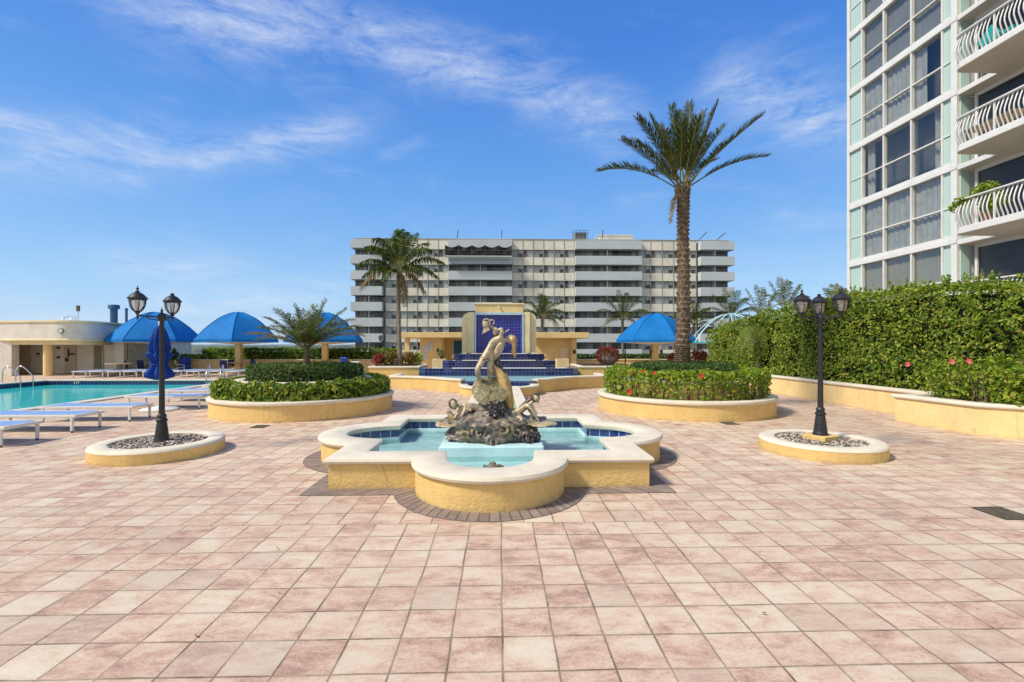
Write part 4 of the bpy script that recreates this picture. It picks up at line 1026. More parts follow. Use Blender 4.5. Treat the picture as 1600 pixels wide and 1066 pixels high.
def street_lamp(x, y, z, angs, lab, finials=(1, 1, 1), r=.287, plinth=None, group=None, name='street_lamp'):
    t = thing(name, lab, 'street lamp', (x, y, z), group); c = (x, y)
    if plinth:
        b = MB(); a = R(24); s = .175
        b.prism([(x + s * 1.414 * math.cos(a + R(45 + 90 * i)), y + s * 1.414 * math.sin(a + R(45 + 90 * i))) for i in range(4)], z - .07, z + .075); b.build('plinth', M['yellow'], t, bevel=.01)
        z += .075
    b = MB(); b.lathe([(.105, z), (.108, z + .02), (.096, z + .04), (.092, z + .07), (.070, z + .25), (.062, z + .30), (.076, z + .315), (.076, z + .335), (.058, z + .35), (.056, z + .37), (.062, z + .385), (.058, z + .40), (.045, z + .42)], 20, c); b.build('base', M['black_metal'], t, smooth=40)
    b = MB(); H = EYE + .42 - .03; n = 16; rings = []
    for zz, q in ((z + .41, .041), (H - .45, .031), (H - .45, .036), (H - .43, .036), (H - .43, .030), (H - .02, .029)):
        rings.append([(x + q * (1 - .07 * (j % 2)) * math.cos(2 * math.pi * j / 32), y + q * (1 - .07 * (j % 2)) * math.sin(2 * math.pi * j / 32), zz) for j in range(32)])
    b.loft(rings, cap=True); b.build('pole', M['black_metal'], t, smooth=30)
    b = MB(); b.lathe([(.034, H - .03), (.052, H - .01), (.056, H + .02), (.056, H + .06), (.045, H + .08), (.02, H + .09), (.014, H + .12), (.022, H + .135), (.010, H + .155), (.003, H + .185)], 16, c); b.build('hub_finial', M['black_metal'], t, smooth=50)
    for a, fin in zip(angs, finials):
        dx, dy = math.cos(a), math.sin(a); lx, ly = x + r * dx, y + r * dy
        b = MB(); b.tube([(x + .04 * dx, y + .04 * dy, H + .035), (x + r * .6 * dx, y + r * .6 * dy, H + .045), (lx, ly, H + .05)], .012, 8)
        b.tube([(x + .05 * dx, y + .05 * dy, H - .01), (x + .13 * dx, y + .13 * dy, H + .0), (x + .19 * dx, y + .19 * dy, H + .03)], .008, 6); b.build('arm', M['black_metal'], t, smooth=60)
        lc = (lx, ly); Z = H + .05
        b = MB(); b.lathe([(.003, Z - .075), (.008, Z - .05), (.014, Z - .03), (.012, Z + .01), (.026, Z + .03), (.034, Z + .05), (.030, Z + .062)], 12, lc)
        L = b.build('lantern', M['black_metal'], t, smooth=50)
        prof = [(.040, Z + .06), (.066, Z + .085), (.088, Z + .13), (.099, Z + .18), (.104, Z + .235)]
        b = MB(); b.lathe(prof, 24, lc, cap=False); b.build('glass', m_lglass, L, smooth=180)
        b = MB()
        for k in range(6):
            aa = k * math.pi / 3 + .3; b.tube([(lx + (q + .003) * math.cos(aa), ly + (q + .003) * math.sin(aa), zz) for q, zz in prof], .0065, 5)
        b.lathe([(.104, Z + .228), (.112, Z + .228), (.112, Z + .245), (.104, Z + .245)], 24, lc, cap=False); b.lathe([(.038, Z + .055), (.046, Z + .055), (.046, Z + .07), (.038, Z + .07)], 20, lc, cap=False)
        b.build('cage', M['black_metal'], L, smooth=50)
        b = MB(); b.lathe([(.126, Z + .243), (.130, Z + .252), (.118, Z + .262), (.098, Z + .288), (.070, Z + .318), (.040, Z + .335), (.026, Z + .342), (.03, Z + .352), (.016, Z + .362)] + ([(.010, Z + .375), (.020, Z + .388), (.018, Z + .400), (.006, Z + .415), (.003, Z + .44)] if fin else [(.028, Z + .368), (.02, Z + .376)]), 20, lc); b.build('cap', M['black_metal'], L, smooth=40)
        b = MB(); b.sphere((lx, ly, Z + .16), .03, None, .045, 10, 8); b.tube([(lx, ly, Z + .07), (lx, ly, Z + .12)], .014, 8); b.build('bulb', M['paper'], L, smooth=180)
    return t
ph = math.atan2(LLX, LLY); aR = R(36.5)
lamp1 = street_lamp(LLX - .02, LLY + .06, .155, (aR + R(180), aR + R(61)), 'black cast-iron street lamp with glazed lanterns, in the left pebble bed by the loungers', (1, 0))
lamp2 = street_lamp(RLX + .06, RLY + .08, .155, (R(-60.9), R(179.1), R(59.1)), 'black cast-iron street lamp with three lanterns, on a yellow block in the right pebble bed', (1, 1, 0), plinth=True)
for px, Y, lab in ((977, 27.5, 'distant black street lamp in front of the right blue gazebo'), (598, 30.5, 'distant black street lamp behind the hedge left of the coconut palm')):
    l = copy_tree(lamp1, (at(px, Y), Y, 0), R(40), lab)

# bits of fallen leaf blown over the paving
b = MB(); P = []
for _ in range(26):
    y = 2.6 + 12 * rng.random() ** 1.6; x = rng.uniform(-1, 1) * (1.5 + y * .9)
    if abs(x + .1) < 3.0 and 4.2 < y < 9.7: continue
    if math.hypot(x - LPX, y - LPY) < 2.3 or math.hypot(x - RPX, y - RPY) < 2.3 or math.hypot(x - LLX, y - LLY) < .95 or math.hypot(x - RLX, y - RLY) < .95 or x > 8.3: continue
    P.append((x, y, .012))
for _ in range(30): P.append((9.08 - abs(rng.gauss(0, .25)), rng.uniform(9.9, 16), .012))
b.leaves(P, [(0, 0, 1)] * len(P), .026, .014, tilt=.25, fold=.3, up=0, lvar=.5)
tag(b.build('leaf_litter', leafmat('fallen_leaf', [(0, (.05, .03, .02)), (.6, (.14, .08, .04)), (1, (.22, .15, .07))], .1), kind='stuff'), 'small dry leaf fragments scattered over the paving', 'leaf litter')
# ------------------------------------------------------------------ tiled cascade fountain
cf = thing('cascade_fountain', 'stepped navy-tiled cascade with a tall cobalt-tiled wall behind a wide yellow-walled pool', 'fountain', (0, 19, 0))
def smooth_path(pts, n=8):
    out = []
    P = [Vector((*p, 0)) for p in pts]
    for i in range(len(P) - 1):
        a, b_, c, d = P[max(i - 1, 0)], P[i], P[i + 1], P[min(i + 2, len(P) - 1)]
        for k in range(n):
            t = k / n; q = .5 * ((2 * b_) + (c - a) * t + (2 * a - 5 * b_ + 4 * c - d) * t * t + (3 * b_ - a - 3 * c + d) * t ** 3); out.append((q.x, q.y))
    return out + [pts[-1]]
left = [(-4.12, 19.3), (-4.14, 17.95)] + smooth_path([(-4.05, 17.78), (-3.4, 17.55), (-2.75, 17.22), (-2.2, 16.75), (-1.75, 16.25), (-1.28, 15.95)], 5)
right = [(-x, y) for x, y in left[::-1]]
for P in (left, right):
    b = MB(); b.sweep(P, [(0, 0), (0, .2), (0, .40)], closed=False); b.build('basin_wall', M['yellow'], cf, smooth=40)
    b = MB(); b.sweep(P, coping_prof(.26, .395, .475, .04), closed=False, close_prof=True, cap=True); b.build('coping', M['coping'], cf, smooth=45)
    b = MB(); b.sweep(P, [(-.24, .25), (-.24, .40)], closed=False); b.build('tile_band', M['rim_tile'], cf)
lobe = [(1.30 * math.cos(R(a)), 15.75 + 1.22 * math.sin(R(a))) for a in np.linspace(180, 360, 40)]
lobe = [(-1.30, 15.98)] + lobe + [(1.30, 15.98)]
b = MB(); b.sweep(lobe, [(0, 0), (0, .235)], closed=False); b.build('basin_wall', M['yellow'], cf, smooth=40)
b = MB(); b.sweep(lobe, coping_prof(.25, .23, .31, .04), closed=False, close_prof=True, cap=True); b.build('coping', M['coping'], cf, smooth=45)
b = MB(); b.box(-1.27, 1.27, 15.99, 16.16, .05, .385); b.build('spill_wall', M['navy'], cf)
inner = [(-4.0, 19.3)] + [(x, y) for x, y in offs(left[1:], -.2, False)] + [(x, y) for x, y in offs(right[:-1], -.2, False)] + [(4.0, 19.3)]
fill([(x, y) for x, y in inner], .12, 'basin_floor', M['plaster'], cf)
fill([(x, y) for x, y in inner], .375, 'cascade_water', M['cascade_water'], None, 'structure')
b = MB(); b.face(flat([(x, y) for x, y in offs(lobe, -.1, False)], .08)); b.build('basin_floor', M['plaster'], cf)
sheet('lobe_water', [flat(offs(lobe, -.1, False), .20)], M['cascade_water'])
def tier(x, y0, y1, z0, z1, xc, lab):
    """stepped tile block: two shoulders and a lower spill edge with a pale lip"""
    o = [(-x, y1), (-x, y0 + .25), (-x + .25, y0 + .02), (-xc - .3, y0), (-xc, y0 - .10), (xc, y0 - .10), (xc + .3, y0), (x - .25, y0 + .02), (x, y0 + .25), (x, y1)]
    b = MB(); b.loft([[(p, q, z0) for p, q in o], [(p, q, z1) for p, q in o]], 0, cyc=False)
    b.face([(p, q, z1) for p, q in o]); b.build('cascade_tier', M['navy'], cf)
    b = MB(); b.box(-xc + .02, xc - .02, y0 - .135, y0 + .12, z1 + .003, z1 + .034); b.build('spill_lip', M['white_paint'], cf, bevel=.01)
    for s in (-1, 1):
        b = MB(); xa, xb = sorted((s * (x - .55), s * (xc + .38))); b.box(xa, xb, y0 - .015, y0 + .22, z1 + .003, z1 + .03); b.build('spill_lip', M['white_paint'], cf, bevel=.01)
tier(3.24, 19.0, 20.1, .10, .675, 1.9, '')
tier(2.40, 19.9, 21.0, .60, .955, 1.55, '')
tier(2.00, 20.8, 21.75, .90, 1.225, 1.25, '')
# the tall wall
W0 = 21.7
b = MB()
def rounded(x, z0, z1, r, n=8):
    P = [(-x, z0), (x, z0)]
    P += [(x - r + r * math.cos(R(90 * i / n)), z1 - r + r * math.sin(R(90 * i / n))) for i in range(n + 1)]
    P += [(-x + r + r * math.cos(R(90 + 90 * i / n)), z1 - r + r * math.sin(R(90 + 90 * i / n))) for i in range(n + 1)]; return P
o = rounded(1.70, .9, 3.10, .34); b.loft([[(x, W0, z) for x, z in o], [(x, W0 + .5, z) for x, z in o]], cap=True); b.build('surround_wall', M['cream'], cf)
for s in (-1, 1):
    b = MB(); b.box(*sorted((s * 1.12, s * 1.42)), W0 - .14, W0 + .02, 1.23, 3.11); b.build('pilaster', M['cream'], cf, bevel=.03)
    b = MB(); b.prism([(s * 1.45, W0 - .12), (s * 2.15, W0 - .12), (s * 2.15, W0 + .4), (s * 1.45, W0 + .4)][::s], 1.0, 1.30)
    for i, v in enumerate(b.v):
        if v[2] > 1.2 and abs(v[0]) > 2: b.v[i] = (v[0], v[1], 1.16)
    b.build('buttress', M['cream'], cf, bevel=.02)
b = MB(); b.box(-1.10, 1.10, W0 - .10, W0 + .45, 3.102, 3.46); b.build('top_block', M['yellow_far'], cf, bevel=.012)
b = MB(); b.box(-1.15, 1.15, W0 - .14, W0 + .48, 3.462, 3.53); b.build('coping', M['cream'], cf, bevel=.015)
pale = plain('pale_blue_trim', (.42, .60, .72), .5, .06, 4)
b = MB()
b.box(-1.115, -1.045, W0 - .175, W0 - .05, 1.226, 3.10); b.box(1.045, 1.115, W0 - .175, W0 - .05, 1.226, 3.10); b.box(-1.043, 1.043, W0 - .172, W0 - .05, 2.99, 3.099); b.build('panel_frame', pale, cf, bevel=.006)
b = MB(); b.face([(-1.043, W0 - .06, 1.22), (1.043, W0 - .06, 1.22), (1.043, W0 - .06, 2.99), (-1.043, W0 - .06, 2.99)], 0, [(0, 0), (2.086, 0), (2.086, 1.77), (0, 1.77)]); b.build('tile_panel', M['cobalt'], cf)
b = MB(); b.lathe([(.03, 3.32), (.05, 3.33), (.05, 3.36), (.02, 3.385)], 12, (0, W0 - .16)); b.tube([(0, W0 - .1, 3.39), (0, W0 - .16, 3.38)], .012, 6); b.build('spotlight', M['white_paint'], cf, smooth=50)

# raised flower boxes either side
def flower_box(x0, x1, y0, y1, z, lab):
    t = thing('raised_planter', lab, 'planter', ((x0 + x1) / 2, y0, 0))
    b = MB(); b.box(x0, x1, y0, y1, 0, z - .08); b.build('planter_wall', M['yellow'], t)
    b = MB(); b.box(x0 - .04, x1 + .04, y0 - .04, y1 + .04, z - .079, z); b.build('coping', M['coping'], t, bevel=.025)
    b = MB(); b.box(x0 + .2, x1 - .2, y0 + .2, y1 - .2, z + .002, z + .03); b.build('soil', M['soil'], t)
flower_box(-5.38, -3.32, 19.72, 22.2, .74, 'raised yellow flower box left of the cascade with the coconut palm in it')
flower_box(3.36, 5.90, 19.72, 22.2, .74, 'raised yellow flower box right of the cascade with a bushy red croton in it')
def bush(name, lab, cat, blobs, mat, leaf=(.1, .045), up=.5, stems=None, group=None):
    c0 = blobs[0][0]; t = thing(name, lab, cat, (c0[0], c0[1], c0[2] - blobs[0][1][2]), group)
    b = MB(); P, N = [], []
    for c, rr, n in blobs:
        p, q = blob_points(c, *rr, n, .7, 1.8, .35); P += p; N += q
    b.leaves(P, N, *leaf, tilt=.8, fold=.2, up=up); b.build('foliage', mat, t)
    if stems:
        b = MB(); stems_into(b, *stems); b.build('stems', M['wood'], t)
    return t
bush('croton', 'purple-red croton shrub at the left end of the left flower box', 'shrub', [((at(592, 20.4), 20.4, 1.0), (.28, .3, .28), 420)], M['leaf_red'], (.13, .05), .6)
bush('croton', 'yellow-green croton shrub in the left flower box beside the coconut palm trunk', 'shrub', [((at(609, 20.5), 20.5, 1.07), (.32, .3, .34), 520)], M['leaf_mix'], (.14, .05), .8)
bush('croton', 'mixed green and red croton right of the coconut palm trunk', 'shrub', [((at(640, 20.6), 20.6, 1.05), (.42, .3, .30), 560)], M['leaf_mix'], (.13, .05), .6)
bush('croton', 'low green shrub by the wall of the left pavilion', 'shrub', [((at(652, 23.0), 23.0, .98), (.35, .3, .32), 360)], M['leaf_hib'], (.12, .05), .6)
cx_ = at(949, 20.6)
t = bush('croton', 'round croton bush with a crown of red leaves over a thicket of bare grey stems', 'shrub', [((cx_, 20.6, 1.32), (.50, .42, .24), 900), ((cx_ - .38, 20.55, 1.12), (.14, .25, .28), 160), ((cx_ + .38, 20.55, 1.12), (.14, .25, .28), 160)], M['leaf_red'], (.12, .05), .4)
b = MB()
for _ in range(150):
    a = rng.uniform(0, 6.28); q = math.sqrt(rng.random()); x0, y0 = cx_ + .22 * q * math.cos(a), 20.6 + .22 * q * math.sin(a)
    b.tube([(x0, y0, .74), (x0 + .24 * q * math.cos(a) + rng.uniform(-.05, .05), y0 + .22 * q * math.sin(a), 1.0), (x0 + .20 * q * math.cos(a) + rng.uniform(-.08, .08), y0 + .18 * q * math.sin(a), 1.32)], [.014, .012, .006], 5)
b.build('stems', plain('grey_twigs', (.36, .29, .24), .9, .2, 10), t)
bush('croton', 'crimson shrub behind the right planter, right of the date palm trunk', 'shrub', [((at(1092, 26), 26, 1.02), (.5, .4, .42), 800), ((at(1103, 26), 26.2, .95), (.4, .4, .32), 300)], M['leaf_red'], (.13, .05), .5)
bush('croton', 'small crimson shrub left of the date palm trunk', 'shrub', [((at(1052, 26), 26, .92), (.3, .3, .26), 300)], M['leaf_red'], (.13, .05), .5)
bush('croton', 'dark leafy plant standing against the parapet behind the closed umbrella', 'shrub', [((at(270, 28.4), 28.4, .95), (.36, .25, .28), 320), ((at(272, 28.4), 28.4, 1.25), (.12, .12, .2), 80)], M['leaf_dark'], (.16, .05), .8)

# pavilions flanking the wall
pv = thing('pavilion', 'low yellow pavilion left of the tiled wall, with a blue door and notices', 'building', (-3.4, 25, 0))
b = MB(); b.box(at(628, 25), -1.65, 24.3, 29, 2.0, 2.27); b.build('roof', M['yellow_far'], pv, bevel=.02)
b = MB(); b.box(at(656, 25), at(690, 25), 25.0, 28.8, 0, 2.0)
b.box(at(690, 25) + .002, -1.4, 26.6, 28.8, 0, 1.999); b.build('wall', M['yellow_far'], pv)
b = MB(); b.box(at(634, 25.2), at(641, 25.2), 24.9, 25.15, 0, 2.0); b.build('post', M['yellow_far'], pv)
x0, x1 = at(709, 26.6), at(723, 26.6)
b = MB(); b.box(x0, x1, 26.55, 26.598, .02, 1.86); d = b.build('door', M['door_blue'], pv, bevel=.01)
b = MB(); b.lathe([(.02, .98), (.03, 1.0), (.02, 1.03)], 8, (x0 + .08, 26.52)); b.build('handle', M['chrome'], d)
b = MB(); b.box(x0 - .06, x0 - .002, 26.56, 26.6, 0, 1.93); b.build('door_frame', M['white_paint'], pv)
b = MB(); b.box(at(683, 25), at(685.5, 25), 24.93, 24.998, 1.25, 1.44); b.build('wall_lamp', M['dark'], pv)
for (px0, px1, py0, py1, lab) in ((660, 666.5, 541, 549, 'small white notice at the upper left of the pavilion notices'), (667.5, 674.5, 534, 549, 'tall white notice at the right of the pavilion notices'), (660, 666.8, 551, 562, 'large white rules notice at the lower left of the pavilion notices')):
    Y = 24.97; xa, xb, za, zb = at(px0, Y), at(px1, Y), zat(px0, py1, Y), zat(px0, py0, Y)
    t = thing('notice', lab, 'sign', ((xa + xb) / 2, Y, za))
    b = MB(); b.box(xa, xb, Y, Y + .022, za, zb); b.build('board', M['paper'], t)
    b = MB()
    n = max(4, int((zb - za) / .055))
    for i in range(n):
        z = zb - .05 - i * (zb - za - .08) / n; b.box(xa + .03, xb - .03 - .06 * (i % 3 == 2), Y - .003, Y - .001, z - .012, z)
    b.build('printed_lines', M['ink'], t)
t = thing('plant_pot', 'small dark potted plant on the ledge beside the left pavilion recess', 'pot plant', (at(690, 24), 24, .0))
b = MB(); b.box(at(676, 24), at(697, 24), 23.8, 24.4, 0, .92); tag(b.build('ledge', M['cream'], loc=(at(686, 24), 24, 0)), 'short pale green-yellow ledge wall in front of the left pavilion recess', 'low wall')
b = MB(); x = at(690, 24); b.lathe([(.06, .92), (.10, 1.02), (.09, 1.08)], 12, (x, 24)); b.build('pot', M['dark'], t, smooth=40)
b = MB(); p, q = blob_points((x, 24, 1.2), .18, .18, .14, 90); b.leaves(p, q, .12, .04, tilt=.8, up=.6); b.build('foliage', M['leaf_dark'], t)
b = MB(); x0_, x1_ = at(869, 24), at(888, 24); b.box(x0_, x1_, 23.8, 24.4, 0, .92); tag(b.build('ledge', M['cream'], loc=(at(878, 24), 24, 0)), 'short pale green-yellow ledge wall in front of the right pavilion door', 'low wall')
pv = thing('pavilion', 'low yellow pavilion right of the tiled wall, with a cream door', 'building', (3.0, 25, 0))
b = MB(); b.box(1.65, at(916, 25), 24.2, 29, 1.98, 2.27); b.build('roof', M['yellow_far'], pv, bevel=.02)
b = MB(); b.box(1.62, at(892, 25), 25.0, 28.8, 0, 1.98); b.build('wall', M['yellow_far'], pv)
b = MB(); b.box(at(892, 24.9), at(900, 24.9), 24.7, 25.0, 0, 1.98); b.build('post', M['yellow_far'], pv)
b = MB(); b.box(at(875, 25), at(887.5, 25), 24.95, 24.998, .02, 1.5); d = b.build('door', plain('cream_door', (.74, .60, .42), .5, .06, 3), pv, bevel=.008)
b = MB(); b.lathe([(.018, .72), (.028, .74), (.018, .77)], 8, (at(885.5, 25), 24.92)); b.build('handle', M['chrome'], d)
b = MB(); b.box(at(896, 24.6), at(899.5, 24.6), 24.6, 24.698, 1.18, 1.38); b.build('wall_lamp', M['dark'], pv)

# ------------------------------------------------------------------ parapet walls and hedges behind them
def parapet(x0, x1, lab):
    t = thing('parapet_wall', lab, 'wall', ((x0 + x1) / 2, 29, 0))
    b = MB(); b.box(x0, x1, 29, 29.2, 0, .70); b.build('wall', M['yellow_far'], t)
    b = MB(); b.box(x0 - .02, x1 + .02, 28.95, 29.25, .701, .765); b.build('coping', M['cream'], t, bevel=.015)
parapet(at(205, 29), -5.2, 'long low yellow parapet behind the pool deck on the left')
parapet(4.72, 20, 'low yellow parapet behind the right blue gazebo')
def hedge_box(x0, x1, y0, y1, z0, z1, n, mat, lab, leaf=(.16, .075)):
    t = thing('parapet_hedge', lab, 'hedge', ((x0 + x1) / 2, y0, z0))
    b = MB(); P, N = box_points(x0, x1, y0, y1, z0, z1, n, .13, .8, '-x+x-y+z', .2); b.leaves(P, N, *leaf, tilt=.7, up=.2); b.build('foliage', mat, t)
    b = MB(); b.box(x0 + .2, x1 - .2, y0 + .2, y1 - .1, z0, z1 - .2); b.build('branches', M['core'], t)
hedge_box(at(320, 29.7), at(492, 29.7), 29.45, 30.1, .55, 1.40, 3600, M['leaf_back'], 'dense glossy hedge behind the parapet, from the gap in the view to the young palm')
hedge_box(at(496, 29.7), at(622, 29.7), 29.5, 30.1, .55, 1.42, 2600, M['leaf_back'], 'dense green hedge behind the parapet, between the young palm and the coconut palm')
hedge_box(at(210, 29.7), at(241, 29.7), 29.4, 30.0, .55, 1.30, 800, M['leaf_back'], 'leafy bush behind the parapet at the corner of the pool house')
hedge_box(at(286, 29.7), at(318, 29.7), 29.4, 29.9, .5, 1.02, 600, M['leaf_hib'], 'low yellow-green bush behind the parapet by the blue barrel')
hedge_box(at(246, 29.7), at(268, 29.7), 29.4, 29.9, .5, .98, 400, M['leaf_hib'], 'low yellow-green bush behind the parapet by the closed umbrella')
hedge_box(at(902, 29.7), at(1060, 29.7), 29.45, 30.1, .5, 1.05, 2400, M['leaf_dark'], 'low dark hedge behind the right parapet')

# ------------------------------------------------------------------ blue gazebos
def gazebo(px, Y, Rr, rot, zb, zt, lab, group='blue canvas gazebos'):
    x = at(px, Y); t = thing('gazebo', lab, 'gazebo', (x, Y, 0), group); n = 6
    b = MB(); rings = []
    for i in range(11):
        r = Rr * (1 - i / 10); z = zb + .16 + (zt - zb - .16) * (1 - (r / Rr) ** 1.75)
        ring = []
        for j in range(n * 6):
            k, f = divmod(j, 6); f /= 6; a0, a1 = rot + 2 * math.pi * k / n, rot + 2 * math.pi * (k + 1) / n
            q = max(r, .02); sagf = 1 - .035 * math.sin(math.pi * f) * math.sin(math.pi * min(1, r / Rr))
            X = (math.cos(a0) * (1 - f) + math.cos(a1) * f) * q; Yy = (math.sin(a0) * (1 - f) + math.sin(a1) * f) * q
            ring.append((x + X, Y + Yy, z * sagf + z * (1 - sagf) * .3))
        rings.append(ring)
    rings = [[(X_, Y_, Z_ + .030 * noise.noise((X_ * 1.6, Y_ * 1.6, px)) + .014 * noise.noise((X_ * 5, Y_ * 5, px))) for X_, Y_, Z_ in rg] for rg in rings]
    b.loft(rings); cn = b.build('canopy', M['canvas'], t, smooth=24)
    for k in range(n):
        b = MB(); b.tube([tuple(Vector(rg[k * 6]) + Vector((0, 0, .008))) for rg in rings[:-1]], .016, 5); b.build('seam', M['canvas'], cn, smooth=60)
    b = MB()
    P = [(x + Rr * 1.008 * math.cos(rot + 2 * math.pi * k / n), Y + Rr * 1.008 * math.sin(rot + 2 * math.pi * k / n)) for k in range(n)]
    Q = []
    for k in range(n):
        a, c = Vector(P[k]), Vector(P[(k + 1) % n])
        for f in range(10): Q.append(tuple(a.lerp(c, f / 10)))
    b.loft([[(p[0], p[1], zb + .02 * (i % 2)) for i, p in enumerate(Q)], [(*p, zb + .17) for p in Q]]); b.build('valance', M['canvas'], t)
    b = MB(); b.loft([[(x + q * math.cos(rot + 2 * math.pi * k / n), Y + q * math.sin(rot + 2 * math.pi * k / n), z) for k in range(n)] for q, z in ((.2, zb - .10), (Rr * .8, zb + .0), (Rr * .9, zb + .05), (Rr * .9, zb + .1), (.2, zb + .4))]); b.build('ceiling', M['cream'], t)
    b = MB(); b.box(x - .15, x + .15, Y - .15, Y + .15, 0, zb - .05); b.build('post', M['yellow_far'], t, bevel=.01)
    return t
gazebo(243.5, 27.6, 2.28, R(28), 1.77, 3.52, 'royal blue canvas gazebo nearest the pool house, half behind the left street lamp')
gazebo(373, 27.6, 2.25, R(50), 1.77, 3.53, 'royal blue canvas gazebo standing clear in the middle of the left group')
gazebo(508, 28, 2.25, R(38), 1.77, 3.55, 'royal blue canvas gazebo partly hidden behind the young palm')
g4 = gazebo(1024, 26.5, 2.15, R(40), 1.75, 3.42, 'bright blue canvas gazebo left of the tall date palm trunk')
for s in (-1, 1):
    b = MB(); x = at(1024, 26.5); b.tube([(x + s * .16, 26.4, 1.25), (x + s * .30, 26.4, 1.36)], .012, 6); b.lathe([(.02, 1.12), (.06, 1.16), (.075, 1.32), (.05, 1.36)], 10, (x + s * .30, 26.4)); b.build('wall_lamp', M['black_metal'], g4)
fx, fy = at(1141, 25.5), 25.5
t = thing('bare_gazebo', 'bare pale blue dome frame of a gazebo without canvas, beyond the tall hedge', 'gazebo frame', (fx, fy, 0))
for k in range(12):
    a = 2 * math.pi * k / 12 + .15; b = MB()
    b.tube([(fx + 2.1 * q * math.cos(a), fy + 2.1 * q * math.sin(a), 1.78 + 1.55 * (1 - q ** 2)) for q in (0, .2, .4, .6, .8, 1)], .026, 6); b.build('rib', M['frame_blue'], t, smooth=60)
b = MB(); b.tube([(fx + 2.1 * math.cos(i * math.pi / 12), fy + 2.1 * math.sin(i * math.pi / 12), 1.77) for i in range(25)], .045, 6); b.build('rim', plain('teal_rim', (.02, .42, .52), .5), t, smooth=60)
b = MB(); b.box(fx - .14, fx + .14, fy - .14, fy + .14, 0, 1.75); b.build('post', M['cream'], t)
b = MB(); b.lathe([(1.9, 1.70), (1.95, 1.76), (.1, 1.80)], 24, (fx, fy)); b.build('ring_beam', M['white_paint'], t)

# ------------------------------------------------------------------ loungers
def make_lounger():
    t = thing('sun_lounger', 'lounger', 'sun lounger', (0, 0, 0), 'sun loungers')   # local: length along x (0..1.92), width along y (0..0.64)
    L, W, H = 1.92, .64, .335
    for y in (.02, W - .02):
        b = MB(); b.beam((0, y, H - .03), (L, y, H - .03), .036, .05); b.build('side_rail', M['white_paint'], t, bevel=.008)
    for x, hh in ((L - .02, .045), (.02, .045), (.75, .03)):
        b = MB(); b.beam((x, .04, H - .03), (x, W - .04, H - .03), .03, hh); b.build('cross_bar', M['white_paint'], t, bevel=.006)
    for x in (.10, 1.84):
        for y in (.025, W - .025):
            b = MB(); b.beam((x, y, .03), (x, y, H - .055), .042, .042, up=(0, 1, 0)); l = b.build('leg', M['white_paint'], t, bevel=.008)
            b = MB(); b.lathe([(.018, 0), (.02, .012), (.016, .032)], 8, (x, y)); b.build('foot', M['dark'], l)
    b = MB(); n = 14; rings = []
    for i in range(n + 1):
        x = .05 + 1.82 * i / n; s = -.012 * math.sin(math.pi * i / n)
        rings.append([(x, .045 + (W - .09) * j / 6, H + .003 + s - .012 * math.sin(math.pi * j / 6)) for j in range(7)])
    b.loft(rings, cyc=False); b.build('sling', M['sling'], t, smooth=60)
    return t
LG0 = make_lounger()
near = [(-9.66, 7.62, 'bright blue sun lounger nearest the camera, cut off by the left edge of the photo', 0), (-9.66, 8.90, 'pale blue sun lounger second from the camera, between the cut-off one and the pool', -.02), (-9.60, 10.1, 'pale blue sun lounger third from the camera, left of the umbrella base', .02), (-9.42, 12.15, 'blue sun lounger beside the left round planter, just beyond the umbrella base', 0),
        (-9.5, 13.7, 'blue sun lounger next beyond the one beside the left round planter', .03), (-9.4, 15.2, 'blue sun lounger at the pool edge, third back from the umbrella base', -.02), (-9.35, 16.9, 'blue sun lounger at the pool edge, fourth back from the umbrella base', .02), (-9.3, 18.5, 'blue sun lounger farthest back along the near pool edge', 0)]
for i, (x, y, lab, a) in enumerate(near):
    if i == 0: LG0.location = (x, y, 0); LG0.rotation_euler.z = a; LG0['label'] = lab
    else: copy_tree(LG0, (x, y, 0), a, lab)
farL = [(112, 24.0, 'white lounger frame on the far deck, leftmost of the far row'), (139, 24.1, 'far-deck lounger below the louvred door of the pool house'), (166, 24.0, 'far-deck lounger in front of the pool house end wall'), (192, 24.1, 'far-deck lounger in front of the left patio table'), (222, 24.0, 'far-deck lounger left of the closed umbrella'), (262, 24.1, 'far-deck lounger right behind the closed umbrella'), (290, 24.0, 'far-deck lounger in front of the blue barrel'), (322, 24.1, 'far-deck lounger right of the blue barrel'), (352, 24.0, 'far-deck lounger beside the far pool ladder')]
for i, (px, y, lab) in enumerate(farL):
    copy_tree(LG0, (at(px, y) + .62, y, 0), R(90) + rng.uniform(-.06, .06), lab)

# closed umbrella in its base
ux, uy = -8.40, 11.95
t = thing('closed_umbrella', 'closed royal blue umbrella on a white base, behind the left street lamp', 'umbrella', (ux, uy, 0))
b = MB(); b.lathe([(.40, 0), (.41, .03), (.36, .06), (.10, .10), (.05, .12)], 28, (ux, uy)); b.build('base', M['white_paint'], t, smooth=40)
b = MB(); b.tube([(ux, uy, .08), (ux, uy, 2.14)], .022, 10); b.sphere((ux, uy, 2.15), .03, None, .05, 8, 6); b.build('pole', M['white_paint'], t, smooth=60)
b = MB(); rings = []
for z, r in ((.76, .12), (.80, .24), (.90, .26), (1.02, .19), (1.12, .15), (1.20, .17), (1.30, .20), (1.38, .25), (1.44, .17), (1.55, .21), (1.72, .18), (1.85, .15), (2.0, .10), (2.08, .04)):
    rings.append([(ux + r * (1 + .24 * math.cos(8 * 2 * math.pi * j / 48 + z * 3) + .15 * noise.noise((j * .3, z * 5, 1))) * math.cos(2 * math.pi * j / 48), uy + r * (1 + .24 * math.cos(8 * 2 * math.pi * j / 48 + z * 3)) * math.sin(2 * math.pi * j / 48), z + .04 * noise.noise((j * .4, z, 3))) for j in range(48)])
b.loft(rings, cap=True); b.build('canopy', M['canvas_dark'], t, smooth=60)
